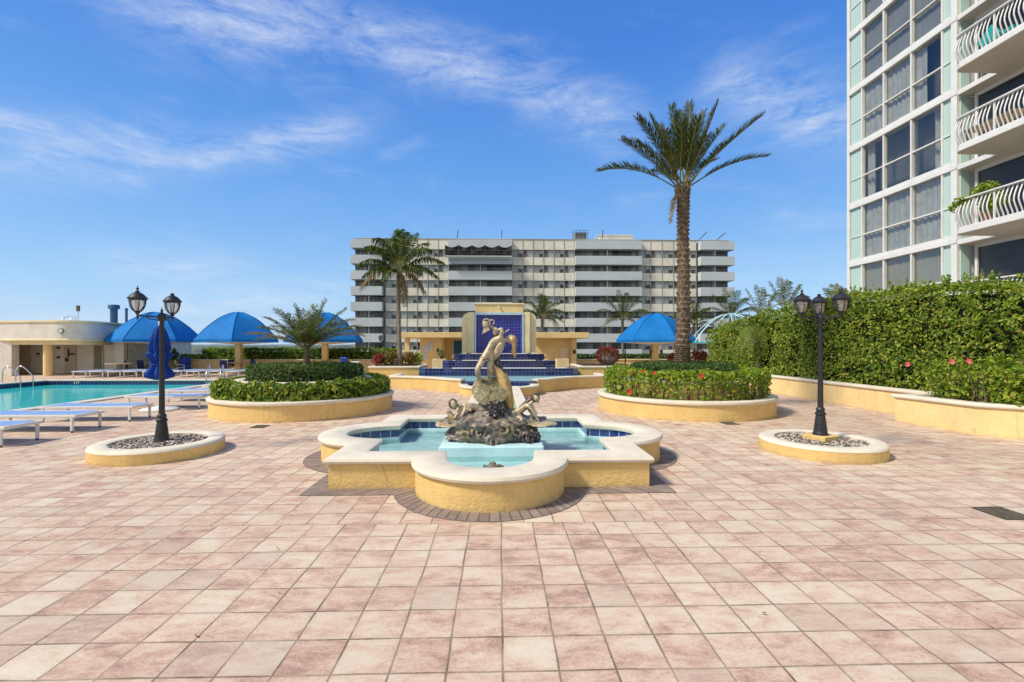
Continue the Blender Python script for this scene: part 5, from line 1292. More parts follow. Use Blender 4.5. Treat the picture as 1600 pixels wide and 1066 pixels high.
b = MB(); b.tube([(ux + .17 * math.cos(a), uy + .17 * math.sin(a), 1.13) for a in np.linspace(0, 6.28, 20)], .02, 6); b.build('strap', M['canvas_dark'], t)

# ------------------------------------------------------------------ patio sets, barrel, bins, pool ladders
CS = .78
def make_chair():
    t = thing('patio_chair', 'chair', 'chair', (0, 0, 0), 'white framed patio chairs')   # faces +y
    for s in (-1, 1):
        b = MB(); b.tube([(s * .27, .28, 0), (s * .27, .26, .62), (s * .27, -.05, .66), (s * .26, -.22, .62), (s * .25, -.30, 1.0)], .017, 7); b.tube([(s * .26, -.34, 0), (s * .26, -.20, .42), (s * .26, .26, .42)], .017, 7); b.build('side_frame', M['white_paint'], t, smooth=60)
    b = MB(); b.box(-.25, .25, -.20, .26, .40, .425); b.build('seat', M['sling_navy'], t)
    b = MB(); b.loft([[(-.25, -.22, .44), (.25, -.22, .44)], [(-.25, -.26, .7), (.25, -.26, .7)], [(-.24, -.31, 1.0), (.24, -.31, 1.0)], [(-.24, -.33, 1.0), (.24, -.33, 1.0)], [(-.25, -.28, .7), (.25, -.28, .7)], [(-.25, -.24, .44), (.25, -.24, .44)]], cyc=False, close=True); b.build('backrest', M['sling_navy'], t)
    for c in t.children:
        for v in c.data.vertices: v.co *= CS
    return t
ch0 = make_chair()
chairs = [(205, 26.6, 140, 'patio chair with its navy back to the pool, right of the left table'), (224, 27.2, 180, 'patio chair left of the closed umbrella'), (247, 27.4, 215, 'patio chair behind the closed umbrella'), (281, 27.6, 120, 'patio chair beside the blue barrel'),
          (352, 27.0, 185, 'patio chair left of the middle gazebo post'), (361, 28.3, 20, 'patio chair against the parapet behind the middle gazebo post'), (401, 27.0, 160, 'patio chair right of the middle gazebo post'), (390, 28.3, -20, 'patio chair against the parapet right of the middle gazebo post')]
for i, (px, y, a, lab) in enumerate(chairs):
    if i == 0: ch0.location = (at(px, y), y, 0); ch0.rotation_euler.z = R(a + 180); ch0['label'] = lab
    else: copy_tree(ch0, (at(px, y), y, 0), R(a + 180), lab)
def make_table():
    t = thing('patio_table', 'table', 'table', (0, 0, 0), 'round patio tables')
    b = MB(); b.lathe([(.62, .60), (.63, .62), (.62, .645)], 30); b.build('tabletop', M['wood_table'], t, smooth=40)
    b = MB(); b.lathe([(.22, 0), (.20, .1), (.13, .3), (.14, .59)], 14); b.build('pedestal', M['wood_table'], t, smooth=40)
    return t
tb0 = make_table()
for i, (px, y, lab) in enumerate(((187, 26.0, 'round tan patio table in front of the pool house end wall'), (240, 28.0, 'round tan patio table round the post of the gazebo by the pool house'), (375, 27.6, 'round tan patio table round the post of the middle gazebo'), (506, 28.0, 'round tan patio table round the post of the gazebo behind the young palm'))):
    if i == 0: tb0.location = (at(px, y), y, 0); tb0['label'] = lab
    else: copy_tree(tb0, (at(px, y), y, 0), 0, lab)
x = at(289, 28.3); t = thing('blue_barrel', 'blue plastic barrel standing against the parapet', 'barrel', (x, 28.3, 0))
b = MB(); b.lathe([(.25, 0), (.28, .05), (.29, .25), (.305, .28), (.29, .31), (.29, .56), (.305, .59), (.29, .62), (.27, .84), (.25, .87)], 22, (x, 28.3)); b.build('body', M['blue_barrel'], t, smooth=40)
b = MB(); b.lathe([(.262, .872), (.27, .90), (.24, .915)], 22, (x, 28.3)); b.build('lid', M['blue_barrel'], t, smooth=40)
x = at(537.5, 24.5); t = thing('towel_bin', 'blue plastic bin standing behind the hedge of the left round planter', 'bin', (x, 24.5, 0))
b = MB(); b.lathe([(.17, 0), (.19, .1), (.215, .9)], 4, (x, 24.5), rot=R(45)); b.build('body', M['blue_barrel'], t, bevel=.02)
b = MB(); b.lathe([(.235, .901), (.24, .95), (.20, 1.0)], 4, (x, 24.5), rot=R(45)); b.build('lid', M['blue_barrel'], t, bevel=.02)
x = at(992, 24.5); t = thing('towel_bin', 'blue bin on the far deck left of the right round planter', 'bin', (x, 24.5, 0))
b = MB(); b.lathe([(.17, 0), (.19, .1), (.23, .55)], 4, (x, 24.5), rot=R(45)); b.build('body', M['white_paint'], t, bevel=.02)
b = MB(); b.lathe([(.245, .551), (.25, .66), (.20, .70)], 4, (x, 24.5), rot=R(45)); b.build('lid', M['blue_barrel'], t, bevel=.02)
x = at(555.5, 23.0); t = thing('towel_stand', 'white tapered towel stand with dark knobs on top, left of the left flower box', 'stand', (x, 23, 0))
b = MB(); b.loft([[(x - .27, 22.8, 0), (x + .27, 22.8, 0), (x + .27, 23.2, 0), (x - .27, 23.2, 0)], [(x - .21, 22.85, .84), (x + .21, 22.85, .84), (x + .21, 23.15, .84), (x - .21, 23.15, .84)]], cap=True); b.build('body', M['white_paint'], t, bevel=.015)
for k in (-1, 0, 1):
    b = MB(); b.sphere((x + .12 * k, 22.95, .875), .04, None, .04, 10, 6); b.build('knob', M['dark'], t, smooth=60)
def ladder(x, y, a, lab):
    t = thing('pool_ladder', lab, 'ladder', (x, y, 0)); ca, sa = math.cos(a), math.sin(a)
    P = lambda u, v, z: (x + u * ca - v * sa, y + u * sa + v * ca, z)
    for v in (-.27, .27):
        b = MB(); pts = [P(-.42, v, 0), P(-.42, v, .42), P(-.38, v, .60), P(-.28, v, .70), P(-.16, v, .70), P(.0, v, .60), P(.22, v, .38), P(.30, v, .25), P(.31, v, 0), P(.31, v, -.8)]
        b.tube(smooth_path3(pts), .024, 8); b.build('handrail', M['chrome'], t, smooth=60)
    b = MB()
    for z in (-.3, -.6): b.tube([P(.31, -.25, z), P(.31, .25, z)], .02, 6)
    b.build('rung', M['chrome'], t)
def smooth_path3(pts, n=4):
    P = [Vector(p) for p in pts]; out = []
    for i in range(len(P) - 1):
        a, b_, c, d = P[max(i - 1, 0)], P[i], P[i + 1], P[min(i + 2, len(P) - 1)]
        for k in range(n):
            t = k / n; out.append(.5 * ((2 * b_) + (c - a) * t + (2 * a - 5 * b_ + 4 * c - d) * t * t + (3 * b_ - a - 3 * c + d) * t ** 3))
    return out + [P[-1]]
ladder(-20.3, 20.6, 0, 'steel pool ladder at the left edge of the pool, in front of the pool house')
ladder(-12.9, 21.85, R(-70), 'steel pool ladder at the far right corner of the pool')

# ------------------------------------------------------------------ pool house
def cam_xy(px, zc):
    xc = (px - 800) / FPX * zc; return xc * math.cos(YAW) + zc * math.sin(YAW), -xc * math.sin(YAW) + zc * math.cos(YAW)
ph_ = thing('pool_house', 'white pool house with a deep curved fascia over an open front of doors', 'building', (-23, 26, 0))
curve = smooth_path([cam_xy(p, z) for p, z in ((-160, 26.4), (-60, 25.4), (0, 24.9), (60, 24.55), (105, 24.5), (150, 25.5), (200, 28.4))], 8)
def back(P, d=3.4): return [(x, y + d) for x, y in P]
b = MB(); b.sweep(curve, [(0, 1.86), (0, 2.76)], closed=False); b.build('fascia', M['white_wall'], ph_, smooth=60)
b = MB(); b.sweep(curve, [(-.3, 2.77), (-.3, 2.90), (.05, 2.90), (.06, 2.84), (.03, 2.765), (-.3, 2.765)], closed=False, cap=True); b.build('parapet_cap', M['cream'], ph_, smooth=40)
b = MB(); b.sweep(curve, [(.03, 1.83), (.05, 1.90), (.0, 1.93)], closed=False); b.sweep(curve, [(-.12, 1.64), (-.12, 1.83), (.03, 1.83)], closed=False); b.build('soffit_trim', M['cream'], ph_, smooth=40)
b = MB(); n = len(curve)
b.loft([[(x, y, 1.84) for x, y in offs(curve, -.02, False)], [(x, max(y + 3.2, 31), 1.84) for x, y in curve]], cyc=False); b.loft([[(x, y, 2.78) for x, y in curve], [(x, 33, 2.78) for x, y in curve]], cyc=False); b.build('roof', M['white_wall'], ph_)
Yb = 27.6
b = MB(); b.box(-40, at(192, Yb), Yb, Yb + .2, 0, 1.84); b.box(at(192, Yb + .1), at(205, Yb + .1), Yb - .45, 33, 0, 2.3); b.box(-42, at(18, 25.6), 25.6, 26.0, 0, 1.84); b.build('wall', M['white_wall'], ph_)
b = MB(); b.lathe([(.205, 0), (.205, 1.66)], 20, cam_xy(75.5, 25.0)); b.build('column', M['yellow_far'], ph_, smooth=40)
doorb = plain('beige_door', (.50, .43, .32), .55, .08, 3); louv = plain('louvre_panel', (.26, .25, .18), .6, .1, 4)
for px0, px1, m in ((30, 47, doorb), (49, 70, M['white_wall']), (102, 120, doorb), (147, 162.5, doorb)):
    b = MB(); b.box(at(px0, Yb), at(px1, Yb), Yb - .06, Yb - .002, .02, 1.72); d = b.build('door', m, ph_, bevel=.008)
    if px0 == 147:
        b = MB(); x0, x1 = at(149, Yb), at(160.5, Yb); b.box(x0, x1, Yb - .075, Yb - .062, .3, 1.6)
        for i in range(18): z = .32 + i * .07; b.beam((x0 + .02, Yb - .09, z), (x1 - .02, Yb - .09, z), .03, .012)
        b.build('louvres', louv, d)
    b = MB(); xk = at(px0, Yb) + .08; b.box(xk - .03, xk + .03, Yb - .1, Yb - .061, .82, .86); b.build('handle', M['chrome'], d)
for px0, px1, py0, py1, lab in ((106, 108.5, 545, 558, 'narrow upright black door sign on the beige pool house door'), (109.5, 116.5, 552, 554.5, 'thin black door sign right of the upright one on the pool house'), (102, 107, 559.5, 565, 'square black plate on the beige pool house door'), (89, 93.5, 542, 545, 'small black plate high on the grey panel beside the column'), (89, 93, 557, 560, 'small black plate low on the grey panel beside the column'), (57.5, 62, 551.5, 554.5, 'small black door sign left of the column'), (20, 24, 550, 552, 'small dark plate at the left end of the pool house front')):
    Y = Yb - .064; b = MB(); xa, xb = at(px0, Y), at(px1, Y); za, zb = zat(px0, py1, Y), zat(px0, py0, Y); b.box(xa, xb, Y - .025, Y - .002, za, zb)
    tag(b.build('door_sign', M['dark'], loc=((xa + xb) / 2, Y, za)), lab, 'sign')
cxk, cyk = cam_xy(95, 24.42)
t = thing('wall_clock', 'round white clock with a grey rim on the fascia of the pool house', 'clock', (cxk, cyk, 2.35))
b = MB(); b.tube([(cxk, cyk + .05, 2.36), (cxk, cyk - .03, 2.36)], .145, 24); b.build('case', plain('grey_rim', (.22, .23, .22), .5), t)
b = MB(); b.tube([(cxk, cyk - .031, 2.36), (cxk, cyk - .038, 2.36)], .105, 24); f = b.build('dial', M['white_paint'], t)
b = MB(); b.beam((cxk, cyk - .042, 2.36), (cxk + .05, cyk - .042, 2.42), .012, .006); b.beam((cxk, cyk - .045, 2.36), (cxk - .07, cyk - .045, 2.37), .010, .006); b.build('hands', M['dark'], t)
def on_roof(px, zc): return cam_xy(px, zc)
x, y = on_roof(178, 31); t = thing('roof_vent', 'wide blue capped duct on the roof of the pool house', 'duct', (x, y, 2.78))
b = MB(); b.lathe([(.20, 2.78), (.20, 4.0)], 18, (x, y)); b.build('duct', M['steel_blue'], t, smooth=40)
b = MB(); b.lathe([(.22, 3.98), (.31, 4.0), (.31, 4.22), (.28, 4.26)], 18, (x, y)); b.build('cap', M['steel_blue'], t, smooth=40)
x, y = on_roof(197.5, 31); b = MB(); b.lathe([(.075, 2.6), (.075, 3.95), (.09, 3.96), (.09, 4.04)], 12, (x, y)); tag(b.build('roof_pipe', M['steel_blue'], smooth=40, loc=(x, y, 2.6)), 'thin blue pipe on the pool house roof beside the wide duct', 'pipe')
x, y = on_roof(122, 27); t = thing('antenna', 'thin antenna mast with a box on top, on the pool house roof', 'antenna', (x, y, 2.78))
b = MB(); b.tube([(x, y, 2.78), (x, y, 3.75)], .018, 6); b.build('mast', M['chrome'], t)
b = MB(); b.box(x - .07, x + .07, y - .05, y + .05, 3.55, 3.88); b.build('box', M['grate'], t)
x, y = on_roof(118, 26); t = thing('floodlight', 'twin floodlights on a bent bracket above the pool house clock', 'floodlight', (x, y, 2.88))
b = MB(); b.tube([(x, y, 2.86), (x, y, 3.15), (x - .2, y - .1, 3.22), (x - .42, y - .2, 3.12)], .018, 6); b.build('bracket', M['chrome'], t)
for dx, dz in ((-.48, 3.06), (-.04, 3.02)):
    b = MB(); b.lathe([(.02, dz + .09), (.05, dz + .06), (.09, dz), (.085, dz - .01)], 12, (x + dx, y - .2)); b.build('lamp_head', M['white_paint'], t, smooth=50)
x, y = cam_xy(199, 26.4); t = thing('shower', 'outdoor shower pipe on the end wall of the pool house', 'shower', (x, y, 0))
b = MB(); b.tube([(x, y, 0), (x, y, 1.75), (x + .12, y - .05, 1.8)], .02, 6); b.tube([(x, y, 1.3), (x + .3, y - .1, 1.32), (x + .38, y - .1, 1.2)], .016, 6); b.build('pipe', M['dark'], t)
# ------------------------------------------------------------------ apartment block in the distance
AB = thing('apartment_block', 'long cream apartment block with pale blue balcony bands, beyond the terrace', 'building', (8, 88, -10.2))
YA = 88.0
ax = lambda px: at(px, YA)
m_cream = plain('weathered_cream_panel', (.82, .78, .67), .85, .12, .4, spec=.2)
m_par = plain('pale_balcony_panel', (.56, .61, .63), .8, .06, .3, spec=.2)
m_joint = plain('panel_joint', (.42, .40, .36), .8, .1, 2)
m_mull = plain('grey_mullion', (.20, .20, .195), .6, .1, 2)
m_pane = panemat('far_pane', [(0, (.012, .013, .016)), (.24, (.16, .155, .145)), (.40, (.27, .255, .22)), (.56, (.32, .36, .345)), (.72, (.06, .06, .065)), (.84, (.44, .48, .46))])
m_panedark = panemat('balcony_pane', [(0, (.02, .02, .022)), (.35, (.11, .11, .108)), (.6, (.24, .235, .22)), (.82, (.38, .38, .35))])
X0, X1 = ax(551), ax(1144)
ztop = 21.35; per = 2.87; z0w = 19.42
b = MB(); b.box(ax(602) , ax(1088), YA + 1.7, YA + 15, -10.2, ztop)
for p_, q_ in ((602, 701.3), (800.2, 897.8), (998.2, 1088)): b.box(ax(p_), ax(q_), YA + .45, YA + 1.69, -10.2, ztop - .01)
b.box(X0 + .5, ax(602) - .01, YA + 1.6, YA + 15, -10.2, ztop - .02); b.box(ax(1088) + .01, X1 - .5, YA + 1.6, YA + 15, -10.2, ztop - .02)
b.build('wall', m_cream, AB)
def wall_section(p0, p1, n):
    xa, xb = ax(p0), ax(p1)
    for k in range(-1, 10):
        zt = z0w - per * k - 1.42; zb = z0w - per * (k + 1)
        if k == -1: zt, zb = ztop, z0w
        b = MB(); 
        for i in range(n):
            b.box(xa + (xb - xa) * i / n + .02, xa + (xb - xa) * (i + 1) / n - .02, YA, YA + .45, zb, zt)
        b.build('spandrel', m_cream, AB)
    for k in range(0, 8):
        zt = z0w - per * k; zb = zt - 1.42
        for i in range(0, n, 2):
            x0 = xa + (xb - xa) * i / n; x1 = xa + (xb - xa) * min(i + 2, n) / n; nn = min(2, n - i)
            b = MB()
            for j in range(nn):
                u0 = x0 + (x1 - x0) * j / nn; u1 = x0 + (x1 - x0) * (j + 1) / nn; w = u1 - u0
                fl = j % 2 == 1
                cuts = [(0, .60), (.60, 1.0)] if not fl else [(0, .40), (.40, 1.0)]
                for q, (c0, c1) in enumerate(cuts):
                    small = (c1 - c0) < .5
                    A, B_ = u0 + w * c0 + .05, u0 + w * c1 - .05
                    if small:
                        zm = (zt + zb) / 2
                        for a_, b_ in ((zb + .05, zm - .04), (zm + .04, zt - .05)): b.face([(A, YA + .22, a_), (B_, YA + .22, a_), (B_, YA + .22, b_), (A, YA + .22, b_)], 0)
                        b.box(A, B_, YA + .16, YA + .215, zm - .04, zm + .04, 1)
                    else: b.face([(A, YA + .22, zb + .05), (B_, YA + .22, zb + .05), (B_, YA + .22, zt - .05), (A, YA + .22, zt - .05)], 0)
                    b.box(B_, B_ + .09, YA + .12, YA + .25, zb, zt, 1)
            b.box(x0, x1, YA + .13, YA + .24, zb, zb + .05, 1); b.box(x0, x1, YA + .13, YA + .24, zt - .05, zt, 1)
            b.face([(x0, YA + .26, zb), (x1, YA + .26, zb), (x1, YA + .26, zt), (x0, YA + .26, zt)], 1)
            b.build('window', [m_pane, m_mull], AB)
    b = MB()
    for i in range(n + 1):
        x = xa + (xb - xa) * i / n; b.box(x - .05, x + .05, YA - .07, YA - .003, -10.2, ztop - .02)
    b.build('vertical_joint', m_joint, AB)
wall_section(602.5, 701, 6); wall_section(800.5, 897.5, 6); wall_section(998.5, 1087.5, 5)
def balcony_stack(p0, p1, over_l, over_r, npan, floors=9):
    xa, xb = ax(p0), ax(p1)
    for k in range(floors):
        zt = z0w - per * k + (.0); zw = zt - 1.20
        b = MB()     # parapet and slab below this recess
        a0, a1 = xa - over_l, xb + over_r
        b.box(a0, a1, YA - 1.05, YA - .9, zt, zt + 1.60); b.box(a0, a0 + .15, YA - .9, YA + 1.5, zt, zt + 1.60); b.box(a1 - .15, a1, YA - .9, YA + .4, zt, zt + 1.60)
        b.box(a0 + .15, a1 - .15, YA - .898, YA + 1.55, zt, zt + .22); bal = b.build('balcony', m_par, AB)
        b = MB(); zb = zt - 1.28
        yy = YA + .9
        for i in range(npan):
            u0 = xa + (xb - xa) * i / npan; u1 = xa + (xb - xa) * (i + 1) / npan
            b.face([(u0 + .04, yy, zb), (u1 - .04, yy, zb), (u1 - .04, yy, zt - .02), (u0 + .04, yy, zt - .02)], 0)
            b.box(u1 - .05, u1 + .05, yy - .06, yy + .04, zb, zt - .01, 1)
            if i == npan // 2: b.box(u0 - .07, u0 + .07, YA - .6, yy, zb, zt - .005, 2)
        b.face([(xa, yy + .05, zb - 1.6), (xb, yy + .05, zb - 1.6), (xb, yy + .05, zt), (xa, yy + .05, zt)], 1)
        b.build('glazing', [m_panedark, m_mull, m_par], bal)
balcony_stack(552.5, 602, .25, -.35, 8); balcony_stack(701.5, 800, 0, 0, 10); balcony_stack(898, 998, .0, .3, 10); balcony_stack(1091, 1140, .0, .45, 6)
# roof clutter
b = MB(); b.box(ax(943), ax(998), YA + 4, YA + 11, ztop, ztop + 1.7); b.build('penthouse', m_cream, AB)
b = MB(); b.box(ax(941), ax(999), YA + 3.8, YA + 11.2, ztop + 1.702, ztop + 1.9); b.build('penthouse_roof', m_par, AB)
b = MB(); b.box(ax(903), ax(921), YA + 3, YA + 6, ztop, ztop + 2.0); b.build('plant_room', m_mull, AB)
b = MB(); zz = ztop + 1.6
for px in (899, 905, 911, 917, 923): b.beam((ax(px), YA + 2.9, ztop), (ax(px), YA + 2.9, zz + .9), .08, .08)
for z in (zz + .05, zz + .45, zz + .85): b.beam((ax(899), YA + 2.9, z), (ax(923), YA + 2.9, z), .06, .06)
b.build('roof_rail', M['grate'], AB)
b = MB(); b.box(X0 + .5, X1 - .5, YA - .12, YA + .6, ztop + .002, ztop + .10); b.build('roof_edge', m_par, AB)
for pts in (((713, 372), (715.5, 360)), ((784, 371), (784, 360)), ((1094, 374), (1108, 363)), ((1121, 375), (1137, 364)), ((943, 370), (944, 360))):
    (xa, ya), (xb, yb) = pts; b = MB(); b.beam((ax(xa), YA + 1, zat(xa, ya, YA + 1) - .3), (ax(xb), YA + 1, zat(xb, yb, YA + 1)), .14, .14); b.build('davit', M['grate'], AB)
# swing stage hanging on the facade
sg = thing('swing_stage', 'workers\' hanging scaffold with draped netting on the top balcony of the apartment block', 'scaffold', (ax(750), YA - 1.6, 16.5))
xa, xb = ax(697.5), ax(799); zb, zt = zat(750, 401, YA - 1.6), zat(750, 384, YA - 1.6)
b = MB(); b.box(xa, xb, YA - 2.1, YA - 1.15, zb - .12, zb + .08); b.build('deck', m_par, sg)
b = MB()
for i in range(6): x = xa + (xb - xa) * i / 5; b.beam((x, YA - 2.08, zb), (x, YA - 2.08, zt), .10, .10)
for z in (zb + .5, zb + 1.0): b.beam((xa, YA - 2.08, z), (xb, YA - 2.08, z), .07, .07)
b.build('guard_rail', M['grate'], sg)
b = MB(); xs = np.linspace(xa, xb, 60)
sw = lambda x: .42 * abs(math.sin((x - xa) / (xb - xa) * 5 * math.pi))
b.loft([[(x, YA - 1.9 + .1 * math.sin(x * 3), zb + .1 + .12 * noise.noise((x * 1.2, 0, 0))) for x in xs], [(x, YA - 1.95 + .15 * math.sin(x * 2.3), (zb + zt) / 2) for x in xs], [(x, YA - 2.0, zt - sw(x)) for x in xs]], cyc=False)
b.build('netting', plain('black_netting', (.04, .042, .045), .9, .5, 1.5), sg)

# ------------------------------------------------------------------ residential tower on the right
XT = 17.7
TW = thing('apartment_tower', 'pale green and white residential tower with curved white balcony railings, at the right edge', 'building', (XT, 18, 0))
m_mint = plain('mint_spandrel_glass', (.46, .62, .56), .22, .04, .5, spec=.5)
m_frame = plain('white_tower_frame', (.72, .725, .70), .55, .05, 2)
m_tglass = glassmat('tinted_window_glass', (.78, .82, .80), .12, k=.30)
m_dglass = glassmat('dark_door_glass', (.30, .31, .33), .03, k=.14)
m_curt = plain('pale_curtain', (.66, .64, .61), .9, .12, 3, spec=.1)
m_screen = plain('grey_roller_screen', (.40, .39, .385), .9, .05, 1.5, spec=.1)
m_blind = plain('beige_blind', (.50, .46, .38), .9, .06, 2, spec=.1)
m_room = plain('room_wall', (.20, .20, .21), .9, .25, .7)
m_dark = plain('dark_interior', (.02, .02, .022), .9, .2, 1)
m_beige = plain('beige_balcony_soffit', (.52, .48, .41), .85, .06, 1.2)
yl = [23.57, 22.58, 21.28, 19.82, 18.46, 18.05, 17.80]      # left corner .. window jambs .. white column
F0, FP_ = 2.73, 2.87
b = MB(); b.box(XT + .9, XT + 14, 6, 23.57, 0, 23.5); b.box(XT + .02, XT + .9, 17.80, 18.02, 0, 23.5); b.build('wall', m_frame, TW)
b = MB(); b.box(XT - .05, XT + .9, 23.42, 23.60, 0, 23.5); b.box(XT - .06, XT + .019, 17.80, 18.05, 0, 23.5); b.build('corner_post', m_frame, TW, bevel=.02)
for k in range(-1, 8):
    zb = F0 + FP_ * k; zt = zb + FP_
    b = MB(); b.box(XT - .09, XT + .3, 18.06, 23.41, zb - .06, zb + .14); b.box(XT - .05, XT + .3, 18.06, 23.41, zb + .141, zb + .28); b.box(XT - .085, XT + .3, 17.79, 18.055, zb - .055, zb + .13); b.build('floor_band', m_frame, TW, bevel=.015)
    zm = zb + .28 + (FP_ - .34) * .44
    for (ya, yb_) in ((18.10, 18.40), (22.64, 23.38)):
        b = MB(); b.box(XT + .02, XT + .10, ya, yb_, zb + .28, zt - .06); p = b.build('spandrel_panel', m_mint, TW)
        b = MB(); b.box(XT - .02, XT + .019, ya, yb_, zm - .02, zm + .02); b.build('glazing_bar', m_frame, p)
    b = MB()
    for y in (18.40, 19.82, 21.28, 22.58): b.box(XT - .06, XT + .12, y - .035 + .02, y + .035 + .02, zb + .281, zt - .061)
    b.box(XT - .04, XT + .10, 18.47, 22.54, zm - .03, zm + .03)
    wdw = b.build('window', m_frame, TW, bevel=.008)
    b = MB()
    for ya, yb_ in ((18.47, 19.79), (19.89, 21.25), (21.35, 22.55)):
        for a_, c_ in ((zb + .28, zm - .03), (zm + .03, zt - .06)): b.face([(XT + .05, ya, a_), (XT + .05, ya, c_), (XT + .05, yb_, c_), (XT + .05, yb_, a_)])
    b.build('pane', m_tglass, wdw)
    b = MB()
    if k != 2:
        ys = np.linspace(18.45 if k != 3 else 19.3, 22.6, 260); amp = .030 if k != 0 and k < 4 else .006
        rag = [0 for y in ys]
        b.loft([[(XT + .17 + amp * (.5 + .9 * abs(noise.noise((y * .8, k * 3.7, 0)))) * math.sin(y * (22 + 5 * noise.noise((math.floor(y / 1.4), k, 2))) + 2.5 * math.sin(y * 2.3 + k)) + .02 * noise.noise((y * 4, z, k)), y, z) for y in ys] for z in np.linspace(zb + .3, zt - .06, 6)], cyc=False)
    else:
        for ya, yb_ in ((18.5, 19.05), (19.9, 20.1), (22.2, 22.6)):
            ys = np.linspace(ya, yb_, 50); b.loft([[(XT + .30 + .05 * math.sin(y * 30), y, z) for y in ys] for z in (zb + .3, zt - .06)], cyc=False)
    b.build('curtain', m_blind if k in (-1, 0) else (m_screen if k >= 4 else m_curt), wdw, smooth=60)
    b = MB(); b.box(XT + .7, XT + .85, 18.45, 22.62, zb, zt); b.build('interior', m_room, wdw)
# balconies
XB, XR = 15.95, 18.15
pick = plain('white_railing_paint', (.74, .74, .72), .4, .05, 4)
for k in range(-1, 6):
    z = F0 + FP_ * k
    out = [(XT - .1, 17.75), (XT - .1, 16.25)] + [(XB + .30 - .30 * math.sin(R(a)), 15.95 + .30 * math.cos(R(a))) for a in range(0, 91, 15)] + [(XB, y) for y in np.linspace(15.6, 7.0, 20)]
    b = MB(); slab = out + [(XR + .6, 7.0), (XR + .6, 17.75)]
    b.prism(slab[::-1], z - .13, z + .06); bal = b.build('balcony', m_frame, TW, bevel=.02)
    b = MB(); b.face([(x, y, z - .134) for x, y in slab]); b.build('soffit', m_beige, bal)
    path = out[2:]
    pl = [0]
    for p, q in zip(path[:-1], path[1:]): pl.append(pl[-1] + math.dist(p, q))
    def on(s):
        i = max(0, min(len(pl) - 2, int(np.searchsorted(pl, s)) - 1)); f = (s - pl[i]) / max(1e-6, pl[i + 1] - pl[i]); p, q = Vector(path[i]), Vector(path[i + 1]); e = (q - p).normalized(); return p.lerp(q, f), Vector((-e.y, e.x)) * -1
    b = MB(); T = pl[-1]; s = .06; prof = [(.05, .08), (.02, .2), (-.045, .36), (-.085, .5), (-.075, .62), (-.02, .8), (.04, .95), (.06, 1.02)]
    kk = 0
    while s < T - .1:
        p, nn = on(s); wide = (kk % 11 == 0)
        if wide: b.beam((p.x + nn.x * -.05, p.y + nn.y * -.05, z + .06), (p.x - nn.x * .05, p.y - nn.y * .05, z + 1.03), .05, .05)
        else:
            pts = [(p.x - nn.x * (o_ + .02), p.y - nn.y * (o_ + .02), z + h_) for o_, h_ in prof]
            b.tube(pts, .021, 6)
        s += .135; kk += 1
    b.build('railing', pick, bal, smooth=60)
    b = MB(); b.sweep([tuple(on(q)[0]) for q in np.linspace(.02, T - .05, 60)], [(.03, z + 1.02), (.03, z + 1.06), (-.08, z + 1.06), (-.08, z + 1.02)], closed=False, close_prof=True); b.sweep([tuple(on(q)[0]) for q in np.linspace(.02, T - .05, 60)], [(-.03, z + .07), (-.03, z + .11), (-.07, z + .11), (-.07, z + .07)], closed=False, close_prof=True); b.build('handrail', pick, bal)
    # recess behind
    zt = z + FP_ - .14
    b = MB(); b.box(XT + .06, XT + .40, 17.75, 17.795, z + .06, zt); b.build('spandrel_panel', m_mint, bal)
    for ya, yb_ in ((15.6, 17.45), (13.6, 15.4), (11.8, 13.45), (10.0, 11.65)):
        b = MB(); b.box(XR - .06, XR + .05, ya - .09, ya, z + .06, zt); b.box(XR - .06, XR + .05, yb_, yb_ + .09, z + .06, zt); b.box(XR - .05, XR + .05, ya, yb_, zt - .14, zt)
        dr = b.build('sliding_door', m_frame, bal)
        b = MB(); b.face([(XR, ya, z + .07), (XR, ya, zt - .14), (XR, yb_, zt - .14), (XR, yb_, z + .07)]); b.build('pane', m_dglass, dr)
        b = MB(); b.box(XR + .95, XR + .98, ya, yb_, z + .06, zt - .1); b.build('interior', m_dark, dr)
# things on the balconies
t = thing('potted_plant', 'leafy potted plant spilling over the end of a tower balcony', 'pot plant', (XB + .55, 15.6, F0 + FP_ * 1 + .06))
zc_ = F0 + FP_ * 1
b = MB(); b.lathe([(.14, zc_ + .06), (.2, zc_ + .45), (.21, zc_ + .47)], 14, (XB + .55, 15.55)); b.build('pot', plain('terracotta', (.34, .14, .07), .8), t, smooth=40)
b = MB(); P, N = [], []
for c, rr, n in (((XB + .40, 15.5, zc_ + 1.20), (.30, .45, .32), 420), ((XB + .1, 16.0, zc_ + 1.0), (.20, .3, .16), 140), ((XB + .0, 16.25, zc_ + .80), (.12, .12, .14), 50), ((XB + .4, 15.2, zc_ + .7), (.2, .5, .3), 160)):
    p, q = blob_points(c, *rr, n, .8); P += p; N += q
b.leaves(P, N, .14, .07, tilt=.8); b.build('foliage', M['leaf_hib'], t)
z = F0 + FP_ * 3 + .06
t = thing('balcony_chair', 'teal cushioned lounge chair behind the railing of an upper tower balcony', 'chair', (XB + .6, 15.2, z))
b = MB(); b.box(XB + .35, XB + .95, 14.6, 15.5, z + .28, z + .42); b.build('seat', plain('teal_cushion', (.02, .34, .36), .8), t, bevel=.03)
b = MB(); b.beam((XB + .65, 15.45, z + .4), (XB + .65, 15.75, z + .85), .6, .1, up=(1, 0, 0)); b.build('backrest', plain('teal_cushion_back', (.02, .36, .38), .8), t, bevel=.03)
for x in (XB + .38, XB + .92):
    for y in (14.65, 15.45): b = MB(); b.beam((x, y, z), (x, y, z + .28), .04, .04); b.build('leg', M['white_paint'], t)
z = F0 + FP_ * 2 + .06
t = thing('balcony_table', 'small brown table behind the railing of a middle tower balcony', 'table', (XB + .7, 15.4, z))
